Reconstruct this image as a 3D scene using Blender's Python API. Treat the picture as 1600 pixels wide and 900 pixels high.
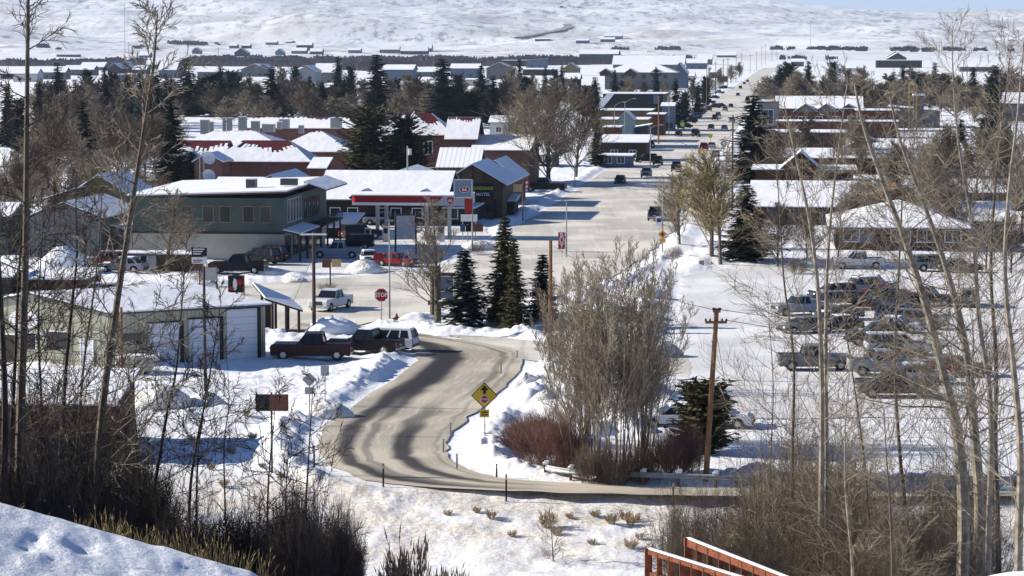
import bpy, bmesh, math, random
import numpy as np
from mathutils import Vector, Matrix
rad = math.radians
random.seed(7)
for o in list(bpy.data.objects): bpy.data.objects.remove(o, do_unlink=True)
SC = bpy.context.scene
COL = SC.collection
# ---------------------------------------------------------------- camera
F = 4000.0; H = 24.5; HZN = 68.0
TH = math.atan((450 - HZN) / F)
cd = bpy.data.cameras.new('camera'); cam = bpy.data.objects.new('camera', cd); COL.objects.link(cam)
cam.location = (0, 0, H); cam.rotation_euler = (math.pi/2 - TH, 0, 0)
cd.sensor_width = 36; cd.lens = F / 1600 * 36; cd.clip_start = 0.5; cd.clip_end = 40000
SC.camera = cam
# ---------------------------------------------------------------- light
SUN_EL, SUN_AZ = rad(25), rad(-8)      # elevation; azimuth swing from due left towards the camera
sdir = Vector((-math.cos(SUN_AZ)*math.cos(SUN_EL), -math.sin(SUN_AZ)*math.cos(SUN_EL), math.sin(SUN_EL)))
W = bpy.data.worlds.new('World'); SC.world = W; W.use_nodes = True
nt = W.node_tree; bgn = nt.nodes['Background']
sky = nt.nodes.new('ShaderNodeTexSky'); sky.sky_type = 'NISHITA'; sky.sun_disc = False
sky.sun_elevation = SUN_EL; sky.sun_rotation = math.atan2(sdir.x, sdir.y); sky.altitude = 2200; sky.air_density = 1.0; sky.dust_density = 0.0; sky.ozone_density = 1.0
tint = nt.nodes.new('ShaderNodeMix'); tint.data_type = 'RGBA'; tint.blend_type = 'MULTIPLY'; tint.inputs[0].default_value = 1; tint.inputs[7].default_value = (.60, .84, 1.2, 1)
nt.links.new(sky.outputs[0], tint.inputs[6])
wg = nt.nodes.new('ShaderNodeTexCoord'); wx_ = nt.nodes.new('ShaderNodeSeparateXYZ'); nt.links.new(wg.outputs['Generated'], wx_.inputs[0])
wr_ = nt.nodes.new('ShaderNodeMapRange'); wr_.interpolation_type = 'SMOOTHSTEP'; wr_.inputs[1].default_value = 0; wr_.inputs[2].default_value = .16; nt.links.new(wx_.outputs[2], wr_.inputs[0])
hzm = nt.nodes.new('ShaderNodeMix'); hzm.data_type = 'RGBA'; hzm.inputs[6].default_value = (6.0, 7.2, 9.2, 1); nt.links.new(wr_.outputs[0], hzm.inputs[0]); nt.links.new(tint.outputs[2], hzm.inputs[7]); nt.links.new(hzm.outputs[2], bgn.inputs[0]); bgn.inputs[1].default_value = 0.058
sl = bpy.data.lights.new('sun', 'SUN'); sl.energy = 5.0; sl.angle = rad(0.5); sl.color = (1, 0.93, 0.82)
so = bpy.data.objects.new('sun', sl); COL.objects.link(so)
so.rotation_euler = sdir.to_track_quat('Z', 'Y').to_euler()
SC.view_settings.view_transform = 'Standard'; SC.view_settings.look = 'None'
SC.view_settings.exposure = 0.9; SC.view_settings.gamma = 1
SC.cycles.max_bounces = 6; SC.cycles.diffuse_bounces = 3
# ---------------------------------------------------------------- pixel <-> world (used to read real positions off the ground)
ct, st = math.cos(TH), math.sin(TH)
def ray(px, py): return Vector((px-800, F*ct + (450-py)*st, -F*st + (450-py)*ct))
def G(px, py, z=0.0):
    v = ray(px, py); return Vector((0, 0, H)) + v * ((z-H)/v.z)
def PD(px, py, Y):
    v = ray(px, py); return Vector((0, 0, H)) + v * (Y/v.y)
def pxof(x, y): return 800 + F*x/y
# ---------------------------------------------------------------- tags
def tag(o, label=None, cat=None, group=None, kind=None):
    if label: o['label'] = label
    if cat: o['category'] = cat
    if group: o['group'] = group
    if kind: o['kind'] = kind
    return o
def thing(name, label, cat, loc=(0,0,0), rz=0, group=None, sc=None):
    o = bpy.data.objects.new(name, None); COL.objects.link(o); o.empty_display_size = 0.1
    o.location = loc; o.rotation_euler = (0, 0, rz)
    if sc: o.scale = sc if hasattr(sc, '__len__') else (sc, sc, sc)
    return tag(o, label, cat, group)
KIDS = {}
def link(name, me, parent=None):
    o = bpy.data.objects.new(name, me); COL.objects.link(o)
    if parent is not None:
        o.parent = parent; KIDS.setdefault(parent.name, []).append(o)
    return o
def dup(root, loc, rz=0, label=None, sc=None, matmap=None):
    r = root.copy(); COL.objects.link(r); r.location = loc; r.rotation_euler = (0, 0, rz)
    if sc: r.scale = sc if hasattr(sc, '__len__') else (sc, sc, sc)
    if label: r['label'] = label
    def rec(src, dst):
        for ch in KIDS.get(src.name, []):
            c = ch.copy(); COL.objects.link(c); c.parent = dst
            KIDS.setdefault(dst.name, []).append(c)
            if matmap:
                for i, s in enumerate(c.material_slots):
                    if s.material and s.material.name in matmap:
                        s.link = 'OBJECT'; s.material = matmap[s.material.name]
            rec(ch, c)
    rec(root, r)
    return r
ORD = ['leftmost','second from the left','third from the left','fourth from the left','fifth from the left','sixth from the left','seventh from the left','eighth from the left','ninth from the left','tenth from the left','eleventh from the left','twelfth from the left','thirteenth from the left','fourteenth from the left','fifteenth from the left','sixteenth from the left','seventeenth from the left','eighteenth from the left','nineteenth from the left','twentieth from the left'] + ['%dth from the left' % i if i % 10 > 3 or i in (11,12,13) else '%d%s from the left' % (i, {1:'st',2:'nd',3:'rd',0:'th'}[i%10]) for i in range(21, 99)]
def order_labels(objs, text):
    objs.sort(key=lambda o: o.location.x/max(o.location.y, 1))
    for i, o in enumerate(objs): o['label'] = text + ', ' + ORD[i]
# ---------------------------------------------------------------- mesh builder
CS = {n: [(math.cos(2*math.pi*i/n), math.sin(2*math.pi*i/n)) for i in range(n)] for n in range(3, 25)}
class MB:
    def __init__(s): s.v = []; s.f = []; s.m = []
    def poly(s, pts, m=0):
        n = len(s.v); s.v.extend([tuple(p) for p in pts]); s.f.append(tuple(range(n, n+len(pts)))); s.m.append(m)
    def box(s, x0, x1, y0, y1, z0, z1, m=0, M=None):
        n = len(s.v)
        P = [(x0,y0,z0),(x1,y0,z0),(x1,y1,z0),(x0,y1,z0),(x0,y0,z1),(x1,y0,z1),(x1,y1,z1),(x0,y1,z1)]
        if M is not None: P = [tuple(M @ Vector(p)) for p in P]
        s.v.extend(P)
        for q in ((3,2,1,0),(4,5,6,7),(0,1,5,4),(1,2,6,5),(2,3,7,6),(3,0,4,7)):
            s.f.append(tuple(n+i for i in q)); s.m.append(m)
    def tube(s, p0, p1, r0, r1, n=3, m=0, cap=False):
        x0, y0, z0 = p0; x1, y1, z1 = p1; dx = x1-x0; dy = y1-y0; dz = z1-z0; L = math.sqrt(dx*dx+dy*dy+dz*dz)
        if L < 1e-6: return
        dx /= L; dy /= L; dz /= L
        if abs(dz) < .9: h = math.sqrt(dx*dx+dy*dy); ax, ay, az = dy/h, -dx/h, 0.0
        else: h = math.sqrt(dy*dy+dz*dz); ax, ay, az = 0.0, dz/h, -dy/h
        bx = dy*az-dz*ay; by = dz*ax-dx*az; bz = dx*ay-dy*ax
        k = len(s.v); cs = CS[n]; v = s.v
        for c, q in cs:
            c0 = c*r0; q0 = q*r0; v.append((x0+ax*c0+bx*q0, y0+ay*c0+by*q0, z0+az*c0+bz*q0))
        for c, q in cs:
            c0 = c*r1; q0 = q*r1; v.append((x1+ax*c0+bx*q0, y1+ay*c0+by*q0, z1+az*c0+bz*q0))
        if n == 3: s.f.extend(((k,k+1,k+4,k+3),(k+1,k+2,k+5,k+4),(k+2,k,k+3,k+5))); s.m.extend((m,m,m))
        else:
            for i in range(n):
                j = (i+1) % n; s.f.append((k+i, k+j, k+n+j, k+n+i)); s.m.append(m)
        if cap:
            s.f.append(tuple(k+n+i for i in range(n))); s.m.append(m)
            s.f.append(tuple(k+n-1-i for i in range(n))); s.m.append(m)
    def prism_y(s, prof, y0, y1, m=0, cap=True, inset=0):   # prof = list of (x,z)
        k = len(s.v); n = len(prof)
        for y in (y0, y1): s.v.extend([(x, y, z) for x, z in prof])
        for i in range(n):
            j = (i+1) % n; s.f.append((k+i, k+j, k+n+j, k+n+i)); s.m.append(m)
        if cap:
            s.f.append(tuple(k+n-1-i for i in range(n))); s.m.append(m)
            s.f.append(tuple(k+n+i for i in range(n))); s.m.append(m)
    def slab(s, polys, t, mt=0, ms=1):                      # roof planes with thickness
        edges = {}
        for P in polys:
            for i in range(len(P)):
                a = tuple(round(c,3) for c in P[i]); b = tuple(round(c,3) for c in P[(i+1)%len(P)])
                edges[frozenset((a,b))] = edges.get(frozenset((a,b)), 0)+1
        for P in polys:
            s.poly(P, mt); s.poly([(p[0],p[1],p[2]-t) for p in reversed(P)], ms)
            for i in range(len(P)):
                a = P[i]; b = P[(i+1)%len(P)]
                if edges[frozenset((tuple(round(c,3) for c in a), tuple(round(c,3) for c in b)))] == 1:
                    h = t*.45
                    s.poly([a, (a[0],a[1],a[2]-h), (b[0],b[1],b[2]-h), b], mt)
                    s.poly([(a[0],a[1],a[2]-h), (a[0],a[1],a[2]-t), (b[0],b[1],b[2]-t), (b[0],b[1],b[2]-h)], ms)
    def mesh(s, name, mats, smooth=False):
        me = bpy.data.meshes.new(name); me.from_pydata(s.v, [], s.f)
        for m in (mats if isinstance(mats, (list, tuple)) else [mats]): me.materials.append(m)
        if any(s.m): me.polygons.foreach_set('material_index', s.m)
        if smooth: me.polygons.foreach_set('use_smooth', [True]*len(s.f))
        me.update(); return me
    def build(s, name, mats, parent=None, smooth=False): return link(name, s.mesh(name, mats, smooth), parent)
def textmesh(txt, size, name='lettering'):
    cu = bpy.data.curves.new('t', 'FONT'); cu.body = txt; cu.size = size; cu.align_x = 'CENTER'; cu.align_y = 'CENTER'; cu.extrude = 0.01; cu.offset = size*0.025; cu.resolution_u = 2
    o = bpy.data.objects.new('t', cu); COL.objects.link(o)
    me = bpy.data.meshes.new_from_object(o.evaluated_get(bpy.context.evaluated_depsgraph_get()))
    bpy.data.objects.remove(o); me.transform(Matrix.Rotation(math.pi/2, 4, 'X')); me.name = name
    return me
def text(txt, size, mat, parent, loc, name='lettering', sx=1):
    me = textmesh(txt, size, name); me.materials.clear(); me.materials.append(mat)
    o = link(name, me, parent); o.location = loc; o.scale = (sx, 1, 1); return o
# ---------------------------------------------------------------- materials
MAT = {}
def mat(name, col, rough=0.7, metal=0, noise=None, ns=3.0, bump=0, bs=20, spec=0.3, wave=None, brick=None, col2=None):
    m = bpy.data.materials.new(name); m.use_nodes = True; t = m.node_tree; b = t.nodes['Principled BSDF']
    b.inputs['Base Color'].default_value = (*col, 1); b.inputs['Roughness'].default_value = rough
    b.inputs['Metallic'].default_value = metal; b.inputs['Specular IOR Level'].default_value = spec
    tc = t.nodes.new('ShaderNodeTexCoord')
    geo = t.nodes.new('ShaderNodeNewGeometry')
    if brick:
        br = t.nodes.new('ShaderNodeTexBrick'); br.inputs['Scale'].default_value = brick
        br.inputs['Color1'].default_value = (*col, 1); br.inputs['Color2'].default_value = (*[c*.7 for c in col], 1); br.inputs['Mortar'].default_value = (.3,.27,.24,1)
        br.inputs['Mortar Size'].default_value = .012
        mp = t.nodes.new('ShaderNodeMapping'); mp.inputs['Rotation'].default_value = (math.pi/2, 0, 0)
        t.links.new(tc.outputs['Object'], mp.inputs[0]); t.links.new(mp.outputs[0], br.inputs['Vector'])
        src = br.outputs['Color']
    elif wave:                                   # (axis, period, depth)
        ax, per, dep = wave
        sp = t.nodes.new('ShaderNodeSeparateXYZ'); t.links.new(tc.outputs['Object'], sp.inputs[0])
        if ax == 'XY':
            ad = t.nodes.new('ShaderNodeMath'); ad.operation = 'ADD'; t.links.new(sp.outputs[0], ad.inputs[0]); t.links.new(sp.outputs[1], ad.inputs[1]); so_ = ad.outputs[0]
        else: so_ = sp.outputs[ax]
        mu = t.nodes.new('ShaderNodeMath'); mu.operation = 'MULTIPLY'; mu.inputs[1].default_value = 1/per; t.links.new(so_, mu.inputs[0])
        fr = t.nodes.new('ShaderNodeMath'); fr.operation = 'FRACT'; t.links.new(mu.outputs[0], fr.inputs[0])
        rp = t.nodes.new('ShaderNodeValToRGB'); rp.color_ramp.elements[0].color = (*[c*dep for c in col], 1); rp.color_ramp.elements[1].color = (*col, 1)
        rp.color_ramp.elements[0].position = .12; rp.color_ramp.elements[1].position = .3
        t.links.new(fr.outputs[0], rp.inputs[0]); src = rp.outputs[0]
    else: src = None
    if noise:
        n = t.nodes.new('ShaderNodeTexNoise'); n.inputs['Scale'].default_value = ns; n.inputs['Detail'].default_value = 5
        t.links.new(geo.outputs['Position'], n.inputs['Vector'])
        rp = t.nodes.new('ShaderNodeMapRange'); rp.inputs[1].default_value = .3; rp.inputs[2].default_value = .7; rp.inputs[3].default_value = 0; rp.inputs[4].default_value = 1
        t.links.new(n.outputs[0], rp.inputs[0])
        mx = t.nodes.new('ShaderNodeMix'); mx.data_type = 'RGBA'; t.links.new(rp.outputs[0], mx.inputs[0])
        c2 = col2 or tuple(min(1, c*(1-noise)) for c in col)
        if src is None: mx.inputs[6].default_value = (*col, 1); mx.inputs[7].default_value = (*c2, 1)
        else:
            mx.blend_type = 'MULTIPLY'; t.links.new(src, mx.inputs[6]); mx.inputs[7].default_value = (1-noise,)*3 + (1,)
        src = mx.outputs[2]
    if src is not None: t.links.new(src, b.inputs['Base Color'])
    if bump:
        n = t.nodes.new('ShaderNodeTexNoise'); n.inputs['Scale'].default_value = bs; n.inputs['Detail'].default_value = 6
        t.links.new(geo.outputs['Position'], n.inputs['Vector'])
        bp = t.nodes.new('ShaderNodeBump'); bp.inputs['Strength'].default_value = 1; bp.inputs['Distance'].default_value = bump
        t.links.new(n.outputs[0], bp.inputs['Height']); t.links.new(bp.outputs[0], b.inputs['Normal'])
    MAT[name] = m; return m
SNOWC = (.82, .84, .87)
snow = mat('snow', SNOWC, .6, noise=.06, ns=.3, bump=.05, bs=3)
snow_pile_m = mat('snow_lumpy', (.80,.81,.83), .7, noise=.12, ns=1.5, bump=.25, bs=2.2, col2=(.62,.58,.5))
roof_snow = mat('roof_snow', (.84,.85,.87), .6, noise=.1, ns=.25, bump=.09, bs=.8)
lot_snow = mat('packed_snow', (.70,.69,.67), .6, noise=.25, ns=.13, bump=.03, bs=4, col2=(.58,.555,.52))
glass = mat('glass', (.01,.012,.016), .12, spec=.4)
pane = mat('window_pane', (.025,.03,.036), .15, spec=.4)
beige_ribs = mat('beige_ribbed_metal', (.36,.36,.27), .5, wave=('XY', .45, .55), noise=.12, ns=.7)
grey_ribs = mat('grey_ribbed_metal', (.15,.155,.16), .5, wave=('XY', .6, .5), noise=.2, ns=.5)
brown_wall = mat('brown_board_wall', (.11,.042,.025), .8, wave=(0, .5, .6), noise=.3, ns=.8)
log_wall = mat('log_wall', (.10,.04,.022), .8, wave=(2, .35, .4), noise=.35, ns=.6)
door_white = mat('white_overhead_door', (.6,.63,.68), .5, wave=(2, .55, .8))
green_siding = mat('green_siding', (.075,.11,.095), .7, wave=(2, .3, .62), noise=.3, ns=.5)
cream = mat('cream_stucco', (.36,.36,.31), .8, noise=.25, ns=.4)
tan_wall = mat('tan_siding', (.2,.155,.08), .8, noise=.15, ns=.5, wave=(2, .3, .8))
grey_wall = mat('grey_siding', (.13,.13,.135), .8, noise=.15, ns=.4, wave=(2, .3, .8))
white_wall = mat('white_siding', (.5,.5,.48), .8, noise=.15, ns=.4)
blue_wall = mat('blue_siding', (.1,.14,.2), .8, noise=.15, ns=.4)
dark_wood = mat('dark_wood', (.04,.028,.022), .8, noise=.3, ns=1)
wood = mat('weathered_wood', (.13,.08,.05), .8, noise=.35, ns=1.2, wave=(0, .3, .7))
brick = mat('red_brick', (.155,.058,.04), .85, noise=.35, ns=.4, brick=4)
red_metal = mat('red_metal_roof', (.10,.016,.018), .5, wave=(0, .5, .6), noise=.15, ns=.5)
red_paint = mat('red_paint', (.27,.008,.016), .4)
sign_red = mat('sign_red', (.34,.01,.016), .4)
sign_white = mat('sign_white', (.75,.75,.75), .5)
sign_yellow = mat('sign_yellow', (.62,.42,.02), .5)
sign_orange = mat('sign_orange', (.62,.30,.02), .5)
sign_green = mat('sign_lime', (.45,.65,.03), .5)
letter_yellow = mat('letter_yellow', (.6,.62,.03), .5)
sign_grey = mat('sign_grey', (.45,.45,.44), .5, noise=.1, ns=2)
sign_brown = mat('sign_brown', (.16,.07,.04), .6, noise=.2, ns=1)
sign_black = mat('sign_black', (.012,.012,.014), .6)
sign_tan = mat('sign_tan', (.55,.38,.18), .6)
canopy_grey = mat('canopy_grey', (.36,.38,.4), .4)
steel = mat('steel', (.28,.28,.27), .5, metal=.4)
dark_steel = mat('dark_steel', (.06,.06,.06), .5)
galv = mat('galvanised_rail', (.42,.43,.42), .5, metal=.3, noise=.2, ns=3)
pole_wood = mat('pole_wood', (.23,.125,.06), .9, noise=.45, ns=3)
pole_dark = mat('pole_dark', (.06,.045,.035), .9, noise=.3, ns=3)
bridge_wood = mat('bridge_wood', (.22,.065,.026), .7, noise=.6, ns=9)
bark_tan = mat('bark_tan', (.15,.12,.085), .9, noise=.55, ns=5)
bark_pale = mat('bark_pale', (.36,.31,.24), .9, noise=.65, ns=4)
bark_dark = mat('bark_dark', (.05,.04,.03), .9, noise=.4, ns=5)
twig_tan = mat('twig_tan', (.28,.23,.165), .9, noise=.3, ns=.5)
twig_brown = mat('twig_brown', (.13,.095,.065), .9, noise=.3, ns=.4)
twig_dark = mat('twig_dark', (.042,.032,.027), .9)
twig_gold = mat('twig_gold', (.30,.24,.12), .9, noise=.3, ns=.5)
twig_red = mat('twig_red', (.15,.075,.06), .9, noise=.3, ns=.6)
needle = mat('needles', (.018,.028,.019), .8, noise=.5, ns=.8, spec=.1)
needle_b = mat('needles_bluish', (.02,.03,.03), .8, noise=.4, ns=.8, spec=.1)
needle_o = mat('needles_olive', (.075,.07,.03), .8, noise=.4, ns=.8, spec=.1)
sage_m = mat('sagebrush_twigs', (.26,.23,.15), .9, noise=.4, ns=3)
sage_dark = mat('sagebrush_dark', (.13,.10,.075), .9, noise=.4, ns=3)
seed_m = mat('seed_heads', (.30,.20,.12), .9)
grass_m = mat('dry_grass', (.36,.28,.13), .9, noise=.35, ns=3)
grass_g = mat('rabbitbrush', (.32,.24,.10), .9, noise=.4, ns=4)
tyre = mat('tyre', (.015,.015,.015), .8)
rim = mat('rim', (.4,.4,.42), .35, metal=.6)
lamp_w = mat('headlight_lens', (.6,.6,.6), .15, spec=.6)
lamp_r = mat('taillight_lens', (.35,.01,.01), .2, spec=.6)
trimm = mat('car_trim', (.03,.03,.032), .5)
PAINT = {}
for nme, c in dict(white=(.55,.57,.6), silver=(.26,.29,.33), black=(.005,.0055,.007), charcoal=(.02,.022,.026), red=(.17,.008,.012), maroon=(.028,.007,.009), blue=(.02,.04,.09), green=(.015,.05,.045), tan=(.25,.2,.14), grey=(.15,.16,.17)).items():
    PAINT[nme] = mat('paint_'+nme, c, .4, metal=0, spec=.2)
# ---------------------------------------------------------------- terrain
rng = np.random.default_rng(3)
_T = [rng.random((256, 256)) for _ in range(4)]
def vn(x, y, s, k=0):
    x = np.asarray(x, float)/s + 37.3*k + 1000; y = np.asarray(y, float)/s + 11.7*k + 1000
    xi = np.floor(x).astype(int); yi = np.floor(y).astype(int); fx = x-xi; fy = y-yi
    fx = fx*fx*(3-2*fx); fy = fy*fy*(3-2*fy); T = _T[k % 4]
    a = T[xi & 255, yi & 255]; b = T[(xi+1) & 255, yi & 255]; c = T[xi & 255, (yi+1) & 255]; d = T[(xi+1) & 255, (yi+1) & 255]
    return (a*(1-fx)+b*fx)*(1-fy) + (c*(1-fx)+d*fx)*fy - .5
def fbm(x, y, s, k=0, o=4):
    r = 0; a = 1
    for i in range(o): r = r + a*vn(x, y, s/(2**i), k+i); a *= .5
    return r
def sst(a, b, x): t = np.clip((x-a)/(b-a), 0, 1); return t*t*(3-2*t)
def smooth_line(P, n=5):
    out = []
    for i in range(len(P)-1):
        p0 = P[max(i-1,0)]; p1 = P[i]; p2 = P[i+1]; p3 = P[min(i+2, len(P)-1)]
        for k in range(n):
            t = k/n
            out.append(tuple(.5*((2*p1[j]) + (-p0[j]+p2[j])*t + (2*p0[j]-5*p1[j]+4*p2[j]-p3[j])*t*t + (-p0[j]+3*p1[j]-3*p2[j]+p3[j])*t**3) for j in range(len(p1))))
    out.append(tuple(P[-1])); return out
def GW(pts): return [tuple(G(x, y)[:2]) for x, y in pts]
# S-bend: paired edge points read off the photograph's ground plane
S_out = [(1700,776),(1400,777),(1200,777),(1060,775),(900,771),(780,768),(640,761),(560,748),(512,725),(495,698),(508,668),(545,640),(598,605),(640,577),(652,556),(635,540),(600,531),(560,526),(520,524),(440,523)]
S_in  = [(1700,764),(1400,765),(1200,765),(1060,762),(900,757),(810,751),(745,738),(710,722),(697,702),(706,680),(735,652),(768,622),(798,594),(818,570),(815,552),(775,540),(710,530),(650,521),(590,512),(470,505)]
So_w = smooth_line(GW(S_out)); Si_w = smooth_line(GW(S_in))
def rag(P, amp=.35, step=1.2, dmax=420):
    out = []
    for i in range(len(P)):
        a = P[i]; b = P[(i+1) % len(P)]; L_ = math.dist(a, b); n = max(1, int(L_/step)) if max(a[1], b[1]) < dmax*1.2 else 1
        for k in range(n):
            t = k/n; x = a[0]+(b[0]-a[0])*t; y = a[1]+(b[1]-a[1])*t
            out.append((x + amp*2*float(fbm(np.array([x]), np.array([y]), 2.2, 1)[0]), y + amp*2*float(fbm(np.array([x]), np.array([y]), 2.2, 2)[0])))
    return out
sidest = GW([(700,524),(770,527),(835,533),(920,545),(1010,552),(1080,556),(1080,590),(1000,584),(900,575),(835,566),(800,560),(760,545)])
def mainL(d): return 15.6 + .112*(d-473)
def mainR(d): return mainL(d) + (19 if d < 1300 else 19-4*min(1,(d-1300)/500))
main_left = [(mainL(d), d) for d in (2600,2200,1800,1300,1000,800,650,560,473,430,400,370)]
hw_far = GW([(800,357),(740,402),(660,425),(560,431),(440,440),(300,452),(100,470),(-300,520)])
hw_near = GW([(-300,575),(180,520),(480,513),(560,508),(640,492),(700,487),(770,487),(830,474),(900,452),(960,432),(1010,400),(1050,360)])
main_right = [(mainR(d), d) for d in (400,430,473,560,650,800,1000,1300,1800,2200,2600)]
highway = main_left + hw_far + hw_near + main_right
lot = GW([(1068,432),(1130,420),(1300,404),(1450,395),(1750,392),(1750,655),(1400,652),(1180,655),(1060,615),(1045,560),(1060,500)])
station = GW([(520,365),(560,352),(700,345),(760,352),(770,385),(700,404),(640,420),(560,428),(430,432),(430,410)])
POLYS = [So_w + Si_w[::-1], highway, lot, sidest, station]
def pdist(P, x, y):
    """unsigned distance to polygon edge, inside mask"""
    PA = np.array(P); sel = (x > PA[:,0].min()-7) & (x < PA[:,0].max()+7) & (y > PA[:,1].min()-7) & (y < PA[:,1].max()+7)
    if not sel.all():
        D0 = np.full(x.shape, 1e9); I0 = np.zeros(x.shape, bool)
        if sel.any(): D0[sel], I0[sel] = pdist(P, x[sel], y[sel])
        return D0, I0
    dm = np.full(x.shape, 1e9); ins = np.zeros(x.shape, bool); n = len(P)
    for i in range(n):
        ax, ay = P[i]; bx, by = P[(i+1) % n]; dx = bx-ax; dy = by-ay; L = dx*dx+dy*dy+1e-12
        t = np.clip(((x-ax)*dx+(y-ay)*dy)/L, 0, 1)
        dm = np.minimum(dm, np.hypot(x-ax-t*dx, y-ay-t*dy))
        c = ((ay > y) != (by > y)) & (x < (bx-ax)*(y-ay)/((by-ay) if abs(by-ay) > 1e-12 else 1e-12) + ax)
        ins ^= c
    return dm, ins
BP_D = [0,10,30,50,70,90,110,120,126,130,134,139.3,141,200]
BP_Z = [22.7,20.9,17.1,13.0,8.8,4.5,.8,-1.3,-1.8,-1.7,-1.0,-.08,0,0]
LP_D = [0,10,20,25,30,34,50,70,90,110]
LP_Z = [22.7,21.6,20.15,19.25,19.1,17.3,13.1,8.8,4.5,.8]
FAR_D = [2800,3200,3700,4300,5000,6000,7200]
FAR_Y = [103,95,86,76,65,47,24]
def terrain(x, y):
    x = np.asarray(x, float); y = np.asarray(y, float); ys = np.maximum(y, .5)
    px = 800 + F*x/ys
    b = np.interp(y, BP_D, BP_Z); l = np.interp(y, LP_D, LP_Z) - .283*(x+6)*sst(0,20,y)*(1-sst(34,60,y))
    wl = (1-sst(380, 560, px))*(1-sst(60,110,y)); z = b*(1-wl) + l*wl
    z = z + 1.1*sst(1330,1620,px)*np.exp(-((y-50)/14)**2)
    out = np.maximum(-(x+.2*ys)-2, 0); z = z + np.minimum(out*.62, 19)*sst(33,52,y)*(1-sst(105,150,y))  # unseen hill beyond the left frame edge, shaped to shade the lower-left brush
    near = 1-sst(139,141,y)
    z = z + near*(fbm(x,y,6,0)*.5 + fbm(x,y,1.5,1)*.16)*sst(4,20,y)*(.10+.90*sst(34,60,y))
    # trodden snow and drifts on the near slope
    w = near*(1-sst(29.5,31,y))*sst(12,20,y); z = z + w*(np.maximum(np.abs(vn(x*.8,y*1.1,.45,2))-.12,0)*-.42*sst(-.1,.15,vn(x,y,2.5,1)) + vn(x,y*1.6,.18,3)*.05)
    mid = sst(140,150,y)*(1-sst(600,900,y)); lump = (fbm(x,y,4,2)*.28 + np.maximum(fbm(x,y,1.6,1),0)*.35)*(1-.75*sst(1050,1120,px))
    m = (y > 136) & (y < 1500) & (np.abs(x) < .3*y+30)
    prot = np.zeros(x.shape); berm = np.zeros(x.shape)
    xm = x[m]; ym = y[m]; keep = np.ones(xm.shape); bb = np.zeros(xm.shape)
    for i, P in enumerate(POLYS):
        dm, ins = pdist(P, xm, ym); e = np.where(ins, -dm, dm)
        keep = np.minimum(keep, sst(.1, 2.5, e))
        hgt = (.42, .3, .15, .5, .2)[i]
        if i == 0: hgt = hgt*np.where(ym < 141.5, .8, 1)
        bb = np.maximum(bb, hgt*(.55+1.5*np.maximum(vn(xm,ym,2.2,1)+.15,0))*sst(.3,1.6,e)*(1-sst(2.2,4.5,e))*(e > 0))
    kp = np.ones(x.shape); bb = bb*(1+1.1*np.abs(vn(xm,ym,.75,2))+.5*vn(xm,ym,.4,3)); kp[m] = keep; berm[m] = bb
    # keep the berm off the openings
    z = z + mid*kp*(lump+.05) + berm*kp*sst(137,141,y)
    z = z - .03*mid*(1-kp)
    # island between the bend and the lot is bumpy with ploughed snow
    isl = sst(790,850,px)*(1-sst(1000,1060,px))*sst(150,160,y)*(1-sst(235,262,y))
    z = z + isl*kp*np.maximum(fbm(x,y,3.5,3,3)+.12,0)*1.7
    isl = sst(1040,1070,px)*(1-sst(1180,1200,px))*sst(272,285,y)*(1-sst(310,330,y)); z = z + isl*kp*np.maximum(fbm(x,y,4,1,3)+.1,0)*1.6
    # far valley floor and hills
    yy = np.interp(px, [-3000,-200,300,900,1200,1350,1420,1600,1700,5000], [-60,-40,-25,-4,6,18,24,21,25,60])
    FD = np.array(FAR_D+[9000, 14000]); 
    Y = np.interp(y, FAR_D, FAR_Y); t = sst(7000, 9500, y)
    t2 = np.clip((y-5000)/4200, 0, 1); Yt = 65 + (yy-65)*t2
    Y = np.where(y > 5000, Yt, np.interp(y, FAR_D, FAR_Y))
    zf = (HZN-Y)/F*y + H
    base = np.interp(y, [0,2500,2800], [0,0,0]); zf = np.where(y > 9200, (HZN-yy)/F*9200+H - (y-9200)*.02, zf)
    wv = sst(2600, 3000, y)
    hills = fbm(x*.45,y,420,1,5)*sst(3300,5500,y)*50 + fbm(x*.6,y,170,2,4)*sst(3600,5500,y)*20
    z = z*(1-wv) + wv*(zf + hills)
    spur = 62*np.exp(-((px+260)/330)**2)*np.exp(-((y-4300)/420)**2) + 16*np.exp(-((px-60)/150)**2)*np.exp(-((y-3700)/200)**2)
    return z + spur*sst(3000,3500,y)
def hit(px, py):
    """ground point seen at a pixel, also on the far hills"""
    d = np.linspace(1500, 9300, 3000); x = (px-800)/F*d; z = terrain(x, d); v = HZN+(H-z)/d*F
    k = np.where(v <= py)[0]; k = k[0] if len(k) else -1
    return Vector((x[k], d[k], z[k]))
def gz(x, y): return float(terrain(np.array([x]), np.array([y]))[0])
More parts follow.
